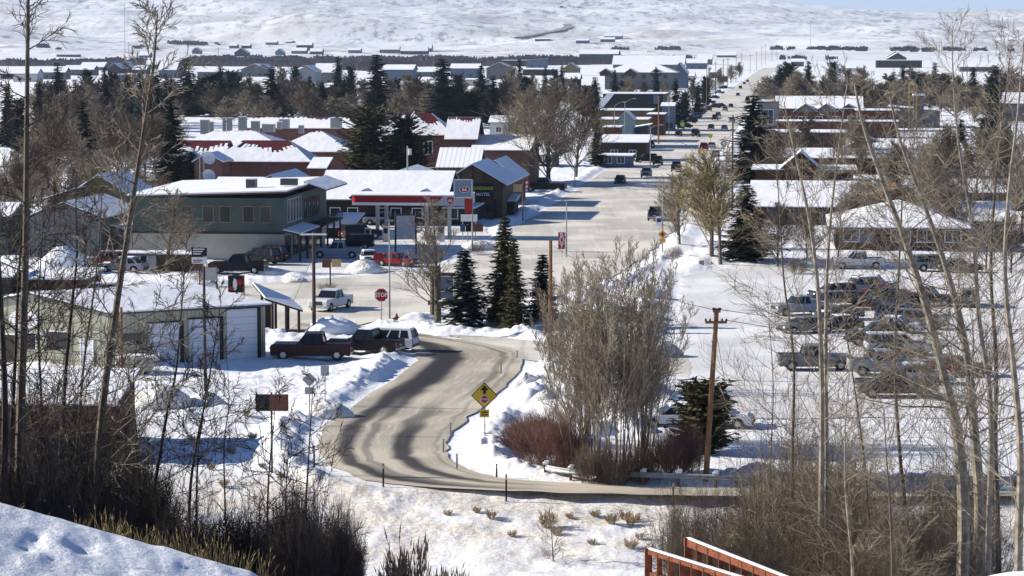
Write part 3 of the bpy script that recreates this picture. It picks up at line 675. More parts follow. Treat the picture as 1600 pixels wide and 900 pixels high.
barerow(rr(30, 50, 930, 118, 138, 34, 46, 26, 46, 11), 'leafless tree in the pale row just beyond the evergreens', 'pale leafless row beyond the evergreens')
barerow(rr(16, 370, 830, 128, 146, 40, 50, 34, 50, 12), 'leafless tree mixed among the evergreens behind the schools', 'leafless trees among the evergreens')
barerow(rr(24, 1195, 1610, 108, 140, 40, 56, 34, 56, 13), 'leafless tree in the second line of the right treeline', 'second line of the right treeline')
conrow([(x, y, y+h, w) for x, y, h, w in [(118,124,76,26),(334,112,70,26),(484,118,62,24),(716,112,76,24),(905,124,50,20)]], 'dark conifer filling a gap in the middle tree belt', 'gap-filling conifers in the middle tree belt')
barerow(rr(20, 280, 830, 128, 150, 44, 56, 40, 60, 15), 'brown leafless tree standing in front of the dark evergreens', 'leafless trees in front of the evergreens')
barerow(rr(12, 60, 270, 112, 132, 70, 86, 40, 60, 16), 'brown leafless tree between the left evergreens', 'leafless trees between the left evergreens')
# --- far willow belts and shrub lines
HC = {}
def hitd(px, py):
    k = (round(px/40), round(py)); 
    if k not in HC: HC[k] = hit(k[0]*40, k[1]).y
    return HC[k]
def belt(name, label, segs, h, step, m, seed, gate=0):
    r_ = random.Random(seed); C = MB()
    for (xa, ya, xb, yb) in segs:
        A = G(xa, ya) if ya > 98 else None
        n = int(abs(xb-xa)/step)
        for i in range(n):
            t = r_.random(); px = xa+(xb-xa)*t; py = ya+(yb-ya)*t + r_.uniform(-1,1.5)
            dn = .5+float(vn(np.array([px]), np.array([ya*3.]), 22, seed%4)[0])+.5*float(vn(np.array([px]), np.array([ya*5.]), 7, 1)[0])
            if r_.random() > (dn-gate)*3: continue
            if py > 98: p = G(px, py)
            else: p = PD(px, 60, hitd(px, py))
            p.z = gz(p.x, p.y); s = h*r_.uniform(.5,1.1)*min(1.2,.5+dn)
            for k in range(7):
                a = r_.uniform(0, 6.28); q = p + Vector((r_.uniform(-1,1)*s*.8, r_.uniform(-1,1)*s, 0)); e = q + Vector((math.cos(a)*s*.35, math.sin(a)*s*.35, s*r_.uniform(.6,1.1)))
                w = s*.28; C.poly([q-Vector((w,0,0)), q+Vector((w,0,0)), e+Vector((w*.4,0,0)), e-Vector((w*.4,0,0))])
    return tag(C.build(name, m), label, 'shrubs', kind='stuff')
belt('willow_belt', 'reddish brown willow belt along the far side of town', [(170,101,560,104),(560,104,1080,99),(300,98,1000,97),(0,102,180,102),(540,108,640,112)], 5.5, .35, mat('far_willow', (.17,.12,.12), .9, noise=.4, ns=.02), 31)
belt('shrub_line', 'dark shrub line at the foot of the far hills', [(955,77,1115,77),(1195,77,1290,76),(1290,77,1600,79),(1340,79,1480,80),(60,74,155,80),(200,72,245,77),(265,68,350,71),(1220,92,1330,92)], 4.5, .5, mat('far_shrub', (.09,.085,.095), .9, noise=.4, ns=.02), 32, .4)
# --- willow clump in the centre, red shrubs
def clump(seed, nst, h, spread, r0=.045, nl=14, tw=.011, n2=8, n3=5, Lf=.26):
    r_ = random.Random(seed); T = MB(); C = MB()
    for i in range(nst):
        a = 2*math.pi*(i+r_.random())/nst; s = r_.uniform(.15,1); pts = []
        for k in range(7):
            t = k/6; rd = s*spread*(.12+.88*t**1.35); pts.append((math.cos(a)*rd+r_.uniform(-.08,.08), math.sin(a)*rd+r_.uniform(-.08,.08), -.3+h*(1-.22*s)*t*r_.uniform(.99,1.01)))
        t_, c_ = bare(seed*50+i, h*(1-.2*s), r0*r_.uniform(.7,1.2), trunk=pts, nl=nl, l0=.22, Lf=Lf, ang=(.3,.75), n2=n2, n3=n3, tw=tw, up=.16, wig=.08, lr=.38)
        for D, S in ((T, t_), (C, c_)):
            o = len(D.v); D.v.extend(S.v); D.f.extend([tuple(o+i for i in f) for f in S.f]); D.m.extend(S.m)
    return T, C
CL = [mesh_kids(*clump(5+i, 12, 12, 3.0), bark_pale, twig_tan, 'trunk', 'crown') for i in range(2)]
L = []
for k, (px, yb, yt, w, d) in enumerate([(900,742,455,150,None),(932,748,388,160,None),(968,752,372,160,None),(1000,742,365,160,None),(1012,700,430,130,None),(915,690,400,140,None),(872,610,415,90,None)]):
    L.append(put(CL[k % 2], 'willow_clump', 'x', 'leafless willow', px, yt, yb, 12, 'leafless willow clumps inside the road bend', w*1.02, twig_tan if k != 6 else twig_brown, w0=7.5))
order_labels(L, 'leafless multi-stemmed willow clump inside the road bend')
SH = {'red0': shrub(1, 2.2, 2.4, 120, .012, 7, 4).mesh('stems', twig_red), 'red1': shrub(2, 2.2, 2.4, 120, .012, 7, 4).mesh('stems', twig_red),
      'dk0': shrub(3, 2.4, 2.2, 90, .016, 10, 6, wig=.46, up=.0, k2=.5).mesh('stems', twig_dark), 'dk1': shrub(4, 2.4, 2.2, 90, .016, 10, 6, wig=.46, up=.0, k2=.5).mesh('stems', twig_dark),
      'br0': shrub(5, 2.4, 2.2, 42, .009, 9, 6, wig=.46, up=-.01, k2=.5).mesh('stems', twig_brown), 'br1': shrub(6, 2.4, 2.4, 42, .009, 9, 6, wig=.5, up=-.02, k2=.5).mesh('stems', twig_brown)}
for k in SH: SH[k] = [('branches', SH[k])]
def putshrub(kk, px, yb, hpx, wpx, label, group=None, m=None, d=None, name='shrub', cat='shrub', h0=2.3, w0=3.4):
    if d is None: p = G(px, yb)
    else: p = PD(px, yb, d); p.z = gz(p.x, p.y)
    p.z = gz(p.x, p.y); s = F/p.y; w0, h0 = extent(SH[kk])
    r = thing(name, label, cat, p, random.uniform(0,6), group, (wpx/s/w0, wpx/s/w0, hpx/s/h0))
    for nm, me in SH[kk]:
        o = link(nm, me, r)
        if m is not None: o.material_slots[0].link = 'OBJECT'; o.material_slots[0].material = m
    return r
L = []
for px, yb, h, w in [(808,708,50,60),(835,726,66,80),(866,738,76,80),(895,745,78,70),(825,700,50,60),(860,700,55,70)]: L.append(putshrub('red%d' % (len(L)%2), px, yb, h, w, 'x', 'red-stemmed shrubs left of the willows', name='red_shrub'))
order_labels(L, 'red-stemmed shrub in the thicket left of the willows')
L = []
for px, yb, h, w in [(1030,752,70,70),(1060,745,76,70),(1078,738,70,56),(1000,754,60,60),(960,757,64,70),(925,755,60,60)]: L.append(putshrub('red%d' % (len(L)%2), px, yb, h, w, 'x', 'dark red shrubs under the willows', m=twig_brown if px < 1010 else None, name='red_shrub'))
order_labels(L, 'dull red shrub at the foot of the willows')
putshrub('br0', 992, 652, 118, 60, 'tall dense brown shrub standing behind the willow stems', w0=3.0)
putshrub('br1', 1052, 408, 24, 34, 'round brown shrub at the corner below the orange diamond sign', m=twig_brown)
putshrub('br0', 745, 398, 20, 36, 'low brown shrub below the motel sign board')
putshrub('br1', 512, 452, 12, 40, 'low brown shrub at the roadside above the white pickup')
putshrub('br0', 1245, 428, 28, 50, 'brown shrub at the upper left of the parking lot')
putshrub('br1', 1560, 575, 46, 66, 'brown shrub at the right side of the parking lot')
putshrub('br0', 318, 448, 40, 44, 'reddish brown shrub beside the grey sign board', m=twig_red)
# --- foreground: dark brush at lower left
def at(px, d, py=900): 
    p = PD(px, py, d); p.z = gz(p.x, p.y); return p
def putnear(kk, px, d, ytop, wpx, label, group=None, m=None, name='bush', cat='bush', w0=3.4, h0=2.3, rz=None):
    p = at(px, d); s = F/d; hh = PD(px, ytop, d).z - p.z; w0, h0 = extent(SH[kk])
    r = thing(name, label, cat, p, random.uniform(0,6) if rz is None else rz, group, (wpx/s/w0, wpx/s/w0, hh/h0))
    for nm, me in SH[kk]:
        o = link(nm, me, r)
        if m is not None: o.material_slots[0].link = 'OBJECT'; o.material_slots[0].material = m
    return r
L = []
for k, (px, d, yt, w) in enumerate([(10,62,698,150),(60,70,690,150),(120,66,690,150),(175,74,698,130),(150,58,728,140),(225,64,748,120),(60,56,720,150),(270,60,798,110),(330,66,808,110),(380,62,805,110),(250,72,778,110),(200,86,690,90),(120,90,690,110),(30,90,698,110),(90,80,698,150),(150,78,698,130),(20,76,690,140),(210,72,708,110),(45,84,698,140),(180,62,740,130),(100,58,720,140),(20,56,730,140),(240,82,740,90)]):
    L.append(putnear('dk%d' % (k%2), px, d, yt, w, 'x', 'dark brush below the snowy slope', m=[twig_dark, twig_dark, bark_dark][k%3]))
order_labels(L, 'dark leafless bush in the shaded brush at lower left')
wine = mat('twig_wine', (.07,.028,.022), .9); L = []
for k, (px, d, yt, w) in enumerate([(0,92,665,150),(50,95,655,150),(95,92,660,150),(140,96,650,150),(178,94,668,110),(120,86,690,150),(40,84,700,160),(190,90,700,80)]): L.append(putnear('red%d' % (k%2), px, d, yt, w, 'x', 'wine-brown willow brush before the brown building', m=wine))
order_labels(L, 'dense wine-brown bush in front of the brown building at lower left')
L = []
for k, (px, d, yt, w) in enumerate([(412,70,800,90),(448,66,782,100),(485,72,785,110),(522,70,806,90),(465,60,815,110),(545,76,826,60)]):
    L.append(putnear('dk%d' % (k%2), px, d, yt, w, 'x', 'dark bushes left of bottom centre'))
order_labels(L, 'dark twiggy bush in the clump left of bottom centre')
L = []
for k, (px, d, yt, w) in enumerate([(1235,94,670,150),(1290,96,650,150),(1330,92,690,150),(1210,90,740,150),(1370,96,760,150),(1480,92,700,120),(1450,90,800,150),(1310,84,780,170),(1180,84,800,150),(1240,82,810,170),(1060,104,770,90),(1095,98,762,100),(1165,92,760,110),(1200,96,735,110),(1215,88,700,120),(1260,90,680,120),(1070,92,775,80),(1110,100,772,90),(1180,90,790,90),(1130,84,812,110),(1185,80,820,90),(1060,86,820,60),(1275,92,700,130),(1320,90,690,120),(1300,84,740,140),(1350,88,740,130),(1390,92,780,110),(1340,80,800,140),(1430,94,790,110),(1470,98,720,90),(1525,92,680,80),(1490,88,760,120),(1540,90,780,110),(1440,84,820,120),(1400,80,840,120)]):
    L.append(putnear('br%d' % (k%2), px, d, yt, w*1.25, 'x', 'tangled brown brush at lower right', m=[twig_brown, twig_tan, twig_tan][k%3] if px > 1200 else [bark_dark, twig_brown, bark_dark][k%3]))
order_labels(L, 'tangled brown bush in the thicket at lower right')
# sagebrush with seed heads
def sagebush(seed, h, w, n=50, seeds=True):
    r_ = random.Random(seed); C = MB(); S = MB()
    for i in range(n):
        a = r_.uniform(0, 6.28); s = math.sqrt(r_.random()); d = Vector((math.cos(a)*s*w/h, math.sin(a)*s*w/h, 1)).normalized()
        ln = grow(C, Vector((math.cos(a)*.1, math.sin(a)*.1, -.1)), d, h*r_.uniform(.65,1.05)*(1-.2*s), .012, r_, 3, .18, .1, 3, .5)
        for j in range(5):
            p, dd, rr_ = along(ln, .35+.65*r_.random()); l2 = grow(C, p, side(dd, r_, .5), h*.22*r_.uniform(.5,1), .007, r_, 2, .15, .2, 3, .6)
            if seeds: S.tube(l2[1][0], l2[2][0]+l2[2][1]*h*.06, .022, .004, 3)
    o = len(C.v); C.v += S.v; C.f += [tuple(o+i for i in f) for f in S.f]; C.m += [1]*len(S.f)
    return [('branches', C.mesh('branches', [sage_dark, seed_m]))]
SG = [sagebush(k, 1, .9) for k in (1, 2)]
def putsage(px, d, yt, w, label, k=0, mb=None, ms=None, group=None, base=None, name='sagebrush'):
    p = at(px, d); s = F/d; hh = max(.15, PD(px, yt, d).z - p.z)
    r = thing(name, label, 'bush', p, random.uniform(0,6), group, (w/s/1.7, w/s/1.7, hh))
    for nm, me in SG[k]:
        o = link(nm, me, r)
        for i_, m in enumerate((mb, ms)):
            if m: o.material_slots[i_].link = 'OBJECT'; o.material_slots[i_].material = m
    return r
putsage(640, 74, 822, 110, 'big brown sagebrush with feathery seed heads at bottom centre-left', 0, twig_dark)
putsage(618, 72, 850, 80, 'smaller dark sagebrush at the foot of the big feathery one', 1, twig_dark)
putsage(705, 78, 868, 80, 'low reddish bush right of the big feathery sagebrush', 1, twig_red, twig_red)
L = []
for k, (px, yb, h, w) in enumerate([(855,826,34,46),(955,824,22,40),(975,812,18,34),(990,818,18,36),(985,826,20,28),(925,858,14,26),(985,868,18,40),(768,812,20,30),(745,800,12,24),(870,838,16,30),(1000,852,14,26),(800,838,12,24),(890,812,12,24),(700,800,12,26),(930,808,14,30)]):
    d = float(np.interp(yb, [776,800,850,886], [138.8,136.2,131.5,128.5])); p = at(px, d); s = F/d
    r = thing('sagebrush', 'x', 'bush', p, random.uniform(0,6), 'small pale sagebrush clumps on the snow bank', (w/s/1.7, w/s/1.7, h/s)); L.append(r)
    for nm, me in SG[k%2]: o = link(nm, me, r); o.material_slots[0].link = 'OBJECT'; o.material_slots[0].material = sage_m if k % 3 else grass_m
order_labels(L, 'small pale sagebrush clump on the bank below the road')
L = []
for k, (px, yb, h, w) in enumerate([(330,735,14,24),(362,712,16,26),(395,690,14,26),(410,735,12,22),(300,690,12,22),(350,760,16,28),(440,750,14,24),(250,700,12,22),(385,655,12,22),(300,650,10,20)]):
    p = G(px, yb); p.z = gz(p.x, p.y); s = F/p.y; r = thing('sagebrush', 'x', 'bush', p, 0, 'tiny sagebrush left of the bend', (w/s/1.7, w/s/1.7, h/s)); L.append(r)
    for nm, me in SG[k%2]: o = link(nm, me, r); o.material_slots[0].link = 'OBJECT'; o.material_slots[0].material = grass_m
order_labels(L, 'tiny tan sagebrush in the snow left of the road bend')
# dry grass tufts along the near ridge
def tuft(seed, h, n=34, w=.22):
    r_ = random.Random(seed); C = MB()
    for i in range(n):
        a = r_.uniform(0,6.28); s = r_.random()**.5; p = Vector((math.cos(a)*w*s, math.sin(a)*w*s, -.05)); d = Vector((math.cos(a)*.8*s+.2, math.sin(a)*.5*s, 1)).normalized()
        ln = grow(C, p, d, h*r_.uniform(.35,1.05), .0045, r_, 4, .16, -.09, 3, .4)
        if r_.random() < .5: C.tube(ln[-1][0], ln[-1][0]+ln[-1][1]*h*.14, .011, .003, 3)
    return C.mesh('blades', grass_m)
TF = [tuft(1, .5), tuft(2, .5), tuft(3, .5, 22, .16)]
L = []
for k, (px, h, w, m) in enumerate([(128,34,22,grass_g),(168,44,40,grass_g),(185,50,44,grass_g),(205,46,40,grass_g),(225,34,30,grass_m),(245,36,34,grass_m),(262,44,30,grass_m),(282,48,34,grass_m),(300,54,34,grass_m),(318,50,36,grass_m),(335,52,36,grass_m),(352,46,34,grass_m),(372,52,34,grass_m),(405,44,40,grass_g),(430,46,40,grass_g),(15,16,30,grass_m),(60,14,24,grass_m)]):
    yl = float(np.interp(px, [0,100,200,300,390,470], [785,812,842,868,897,918])); p = PD(px, yl, 30.6); p.z = gz(p.x, p.y); s = F/30.6
    r = thing('grass_tuft', 'x', 'dry grass', p, random.uniform(0,6), 'dry grass tufts along the crest of the near slope', (w/s/.55, w/s/.55, h*1.25/s/.5)); L.append(r)
    o = link('blades', TF[k%3], r); o.material_slots[0].link = 'OBJECT'; o.material_slots[0].material = m
order_labels(L, 'dry grass tuft on the crest of the near snowy slope')
tag(putsage(680, 64, 868, 60, 'olive rabbitbrush at the bottom edge between the two dark bushes', 1, grass_g, grass_g, name='rabbitbrush'), cat='bush')
# --- foreground leafless trees with traced trunks
def fore(label, d, path, r0, nl=26, Lf=.22, seed=0, mt=bark_tan, mc=twig_brown, tw=.008, n2=7, n3=6, ang=(.7,1.3), up=.06, l0=.12, wig=.16, name='bare_tree', cat='leafless tree', kf=.42):
    pts = [PD(x, y, d + (dd[0] if dd else 0)) for x, y, *dd in path]; b = pts[0].copy(); b.z = gz(b.x, b.y)-.3; pts = [b] + ([p for p in pts if p.z > b.z+.5])
    P = smooth_line([tuple(p) for p in pts], 4); base = Vector(P[0]) + Vector((0,0,.3)); loc = [tuple(Vector(p)-base) for p in P]
    h = P[-1][2]-P[0][2]
    if pts[-1].x > 0: tw *= .62; mc = twig_tan
    T, C = bare(seed, h, r0, trunk=loc, nl=nl, l0=l0, Lf=Lf, ang=ang, n2=n2, n3=n3, tw=tw, up=up, wig=wig, kf=kf, lr=.22)
    r = thing(name, label, cat, base); link('trunk', T.mesh('trunk', mt), r); link('crown', C.mesh('crown', mc), r); return r
fore('tall straight tree nearest the left edge with a pale upper trunk', 60, [(30,790),(34,600),(40,400),(42,200),(44,0),(46,-120)], .15, 44, .20, 201, bark_tan, twig_brown, .010, ang=(.8,1.35))
fore('thin dark tree just left of the pale-topped one', 66, [(12,800),(22,600),(30,420),(38,300)], .09, 24, .25, 202, bark_dark, twig_dark)
fore('slim dark trunk between the two tallest left trees', 64, [(92,800),(100,620),(112,480),(120,400),(118,300)], .085, 26, .26, 203, bark_dark, twig_dark)
fore('tall leaning tree whose forked top reaches above the valley at left', 62, [(150,800),(160,640),(182,480),(205,330),(225,200),(240,100),(246,20)], .13, 46, .22, 204, bark_tan, twig_tan, .010)
fore('dark slender tree leaning right before the red-brown shed', 66, [(235,810),(245,740),(262,640),(275,580),(284,480),(290,400)], .07, 24, .28, 205, bark_dark, twig_dark)
fore('thin dark sapling in front of the garage doors', 70, [(296,790),(306,700),(322,620),(338,520),(346,470)], .055, 18, .3, 206, bark_dark, twig_dark)
fore('spindly sapling between the shed and the snow pile', 74, [(307,800),(310,700),(318,640),(312,560)], .045, 14, .3, 207, bark_dark, twig_dark)
fore('dark trunk at the far left edge with drooping side limbs', 58, [(5,800),(8,640),(2,480),(-6,330),(-10,200)], .12, 30, .28, 208, bark_dark, twig_brown)
fore('sapling in front of the blank double signboard', 76, [(418,800),(422,720),(428,660),(430,610)], .04, 14, .35, 209, bark_dark, twig_dark)
fore('thin dark sapling rising from the bush beside the bend', 72, [(478,800),(482,720),(486,650),(490,590)], .04, 14, .32, 210, bark_dark, twig_dark)
fore('slight sapling between the signboard and the bend', 74, [(446,800),(449,730),(452,680)], .035, 10, .4, 211, bark_dark, twig_dark)
fore('small pale bare sapling on the bank at bottom centre', 128, [(866,905),(864,870),(862,835),(858,800)], .05, 16, .5, 212, bark_tan, twig_tan, .012, name='bare_sapling')
fore('thin dark trunk rising beside the pale-topped tree at far left', 70, [(62,800),(66,660),(60,520),(64,400),(70,320)], .06, 22, .3, 213, bark_dark, twig_brown)
fore('slender grey tree left of the leaning forked one', 68, [(118,800),(122,680),(132,560),(150,430),(158,330),(160,260)], .06, 24, .3, 214, bark_tan, twig_brown)
fore('short crooked sapling against the garage wall', 72, [(206,800),(214,700),(208,600),(218,500)], .045, 18, .34, 215, bark_dark, twig_dark)
fore('spindly forked sapling right of the pole before the garage', 74, [(352,800),(350,700),(358,620),(352,540)], .035, 14, .34, 216, bark_dark, twig_dark)
# right side group
fore('large pale leaning trunk that crosses the right side toward upper left', 86, [(1505,790),(1495,675),(1478,600),(1447,480),(1415,380),(1385,300),(1350,200),(1335,130)], .24, 40, .26, 221, bark_pale, twig_tan, .012, l0=.2)
fore('second large leaning trunk at right, parallel to the first', 88, [(1530,790),(1522,675),(1516,600),(1500,500),(1472,400),(1440,310),(1408,225),(1390,150)], .22, 40, .26, 222, bark_pale, twig_tan, .012, l0=.2)
fore('forked pale tree behind the parked cars with the left fork leaning', 84, [(1282,860),(1284,700),(1283,560),(1276,430),(1262,330),(1240,230),(1225,160)], .13, 34, .28, 223, bark_pale, twig_tan, .011, l0=.2)
fore('straight pale stem just right of the left-leaning fork', 84.6, [(1291,860),(1291,700),(1290,560),(1292,430),(1300,320),(1312,220),(1325,120)], .11, 34, .26, 224, bark_pale, twig_tan, .011, l0=.2)
fore('slim tree left of the forked pale pair', 90, [(1236,840),(1238,700),(1240,560),(1225,440),(1218,330),(1212,240)], .08, 28, .3, 225, bark_tan, twig_tan, .011)
fore('thin pale sapling rising through the thicket at lower right', 78, [(1394,880),(1390,780),(1384,700),(1382,640)], .06, 20, .35, 226, bark_tan, twig_tan, .010)
fore('pale slender tree with a crooked stem at lower right', 76, [(1332,890),(1324,800),(1320,740),(1322,640),(1330,560)], .06, 22, .32, 227, bark_pale, twig_tan, .010)
fore('tall tree on the right edge of the picture', 80, [(1592,840),(1594,700),(1582,560),(1570,430),(1576,300),(1590,180),(1600,60)], .15, 44, .26, 228, bark_pale, twig_tan, .011)
fore('high bare tree between the leaning trunks and the right edge', 84, [(1545,820),(1548,640),(1530,500),(1520,360),(1500,240),(1490,140),(1488,60)], .12, 46, .3, 229, bark_pale, twig_tan, .011)
fore('tree standing in front of the lodge with upswept limbs', 92, [(1418,840),(1405,700),(1398,560),(1404,430),(1410,300),(1414,170)], .1, 36, .32, 230, bark_tan, twig_tan, .011)
fore('leafless tree with wide limbs over the upper right roofs', 90, [(1560,860),(1555,700),(1556,560),(1548,420),(1556,280),(1570,160),(1580,70)], .12, 46, .34, 231, bark_tan, twig_tan, .011)
fore('thin tree before the left edge of the parking lot', 94, [(1200,840),(1204,720),(1208,600),(1200,480)], .06, 26, .36, 232, bark_tan, twig_tan, .011)
fore('slanting sapling over the parked cars', 86, [(1360,860),(1352,740),(1340,640),(1322,520),(1300,400)], .07, 28, .3, 233, bark_tan, twig_tan, .011)
# ---------------------------------------------------------------- buildings
YAW = -math.atan(.112)
def window(root, x, z, w, h, y=0, face='f', frame=None, pm=None, grid=0, name='window', sub=True):
    """framed opening proud of a wall; face f = front (-y), r = right side, l = left side. x runs along that wall"""
    fm = frame or sign_white; pm = pm or pane; a = MB(); t = min(.12, w*.12)
    def bx(mb, x0, x1, y0, y1, z0, z1):
        if face == 'f': mb.box(x0, x1, y+y0, y+y1, z0, z1)
        elif face == 'r': mb.box(y-y1, y-y0, x0, x1, z0, z1)
        else: mb.box(y+y0, y+y1, x0, x1, z0, z1)
    if sub:
        bx(a, x-w/2, x+w/2, -.06, 0, z, z+t); bx(a, x-w/2, x+w/2, -.06, 0, z+h-t, z+h); bx(a, x-w/2, x-w/2+t, -.06, 0, z+t, z+h-t); bx(a, x+w/2-t, x+w/2, -.06, 0, z+t, z+h-t)
        for g in range(grid): gx = x-w/2+w*(g+1)/(grid+1); bx(a, gx-t*.3, gx+t*.3, -.05, 0, z+t, z+h-t)
        f = a.build(name, fm, root); b = MB(); bx(b, x-w/2+t, x+w/2-t, -.025, 0, z+t, z+h-t); b.build('pane', pm, f)
    else:
        bx(a, x-w/2, x+w/2, -.03, 0, z, z+h); f = a.build(name, pm, root)
    return f
def roofpolys(kind, w, D, hw, rise, o):
    x0, x1, y0, y1 = -w/2-o, w/2+o, -o, D+o
    if kind == 'gx':
        dz = rise*o/(D/2); e = hw-dz; r = hw+rise
        return [[(x0,y0,e),(x1,y0,e),(x1,D/2,r),(x0,D/2,r)], [(x0,D/2,r),(x1,D/2,r),(x1,y1,e),(x0,y1,e)]]
    if kind == 'gy':
        dz = rise*o/(w/2); e = hw-dz; r = hw+rise
        return [[(x0,y0,e),(0,y0,r),(0,y1,r),(x0,y1,e)], [(0,y0,r),(x1,y0,e),(x1,y1,e),(0,y1,r)]]
    if kind == 'hip':
        k = min(D/2, w/2*.98); dz = rise*o/k; e = hw-dz; r = hw+rise; a, b = -w/2+k, w/2-k
        if b-a < .1: a = -.1; b = .1
        return [[(x0,y0,e),(x1,y0,e),(b,D/2,r),(a,D/2,r)], [(x1,y1,e),(x0,y1,e),(a,D/2,r),(b,D/2,r)], [(x0,y1,e),(x0,y0,e),(a,D/2,r)], [(x1,y0,e),(x1,y1,e),(b,D/2,r)]]
    if kind == 'shed': return [[(x0,y0,hw),(x1,y0,hw),(x1,y1,hw+rise),(x0,y1,hw+rise)]]
    if kind == 'shedx': return [[(x0,y0,hw),(x1,y0,hw+rise),(x1,y1,hw+rise),(x0,y1,hw)]]
    return [[(x0,y0,hw),(x1,y0,hw),(x1,y1,hw+rise*.15),(x0,y1,hw+rise*.15)]]
def house(name, label, cat, px0, px1, yb, yw, D, roof, rise, wm, rm=None, fm=None, yaw=YAW, o=.4, t=.28, wins=(), group=None, chim=0, d=None, wsub=True, base=None, door=None):
    if d is None: a = G(px0, yb); b = G(px1, yb); p = (a+b)/2
    else: p = PD((px0+px1)/2, yb, d); p.z = gz(p.x, p.y) if d > 2600 else 0
    s = F/p.y; w = (px1-px0)/s; hw = PD((px0+px1)/2, yw, p.y).z - p.z; hw = max(hw, 1.2)
    root = thing(name, label, cat, p, yaw, group)
    W_ = MB(); zb = -.5 if d is None or d < 2600 else -3
    if roof == 'gy':
        W_.prism_y([(-w/2,zb),(w/2,zb),(w/2,hw-t),(0,hw+rise-t),(-w/2,hw-t)], 0, D)
    elif roof == 'gx':
        k = len(W_.v)
        for x in (-w/2, w/2): W_.v.extend([(x,0,zb),(x,D,zb),(x,D,hw-t),(x,D/2,hw+rise-t),(x,0,hw-t)])
        for i in range(5): j = (i+1)%5; W_.f.append((k+i,k+5+i,k+5+j,k+j)); W_.m.append(0)
        W_.f.append((k,k+1,k+2,k+3,k+4)); W_.f.append((k+9,k+8,k+7,k+6,k+5)); W_.m += [0,0]
    elif roof == 'shed':
        k = len(W_.v)
        for x in (-w/2, w/2): W_.v.extend([(x,0,zb),(x,D,zb),(x,D,hw+rise-t),(x,0,hw-t)])
        for i in range(4): j = (i+1)%4; W_.f.append((k+i,k+4+i,k+4+j,k+j)); W_.m.append(0)
        W_.f.append((k,k+1,k+2,k+3)); W_.f.append((k+7,k+6,k+5,k+4)); W_.m += [0,0]
    elif roof == 'shedx': W_.prism_y([(-w/2,zb),(w/2,zb),(w/2,hw+rise-t),(-w/2,hw-t)], 0, D)
    else: W_.box(-w/2, w/2, 0, D, zb, hw-t)
    W_.build('wall', wm, root)
    R = MB(); R.slab(roofpolys(roof, w, D, hw, rise, o), t, 0, 1); ro = R.build('roof', [rm or roof_snow, fm or trimm], root)
    for c in range(chim):
        m = MB(); cx = (random.random()-.5)*w*.5; m.box(cx-.4, cx+.4, D*.55, D*.55+.8, hw, hw+rise+1); m.box(cx-.45, cx+.45, D*.55-.05, D*.55+.85, hw+rise+1, hw+rise+1.15, 1); m.build('chimney', [brick, roof_snow], ro)
    for (fx, z, ww, wh) in wins: window(root, fx*w-w/2, z, ww, wh, sub=wsub, frame=None, grid=1 if wsub and ww > 1.5 else 0)
    if door: window(root, door*w-w/2, 0, 1.0, 2.1, name='door', pm=dark_wood, sub=wsub)
    root['w'] = w; root['hw'] = hw; root['rise'] = rise; root['D'] = D
    return root
def clean(r):
    for k in ('w','hw','rise','D'):
        if k in r: del r[k]
    return r
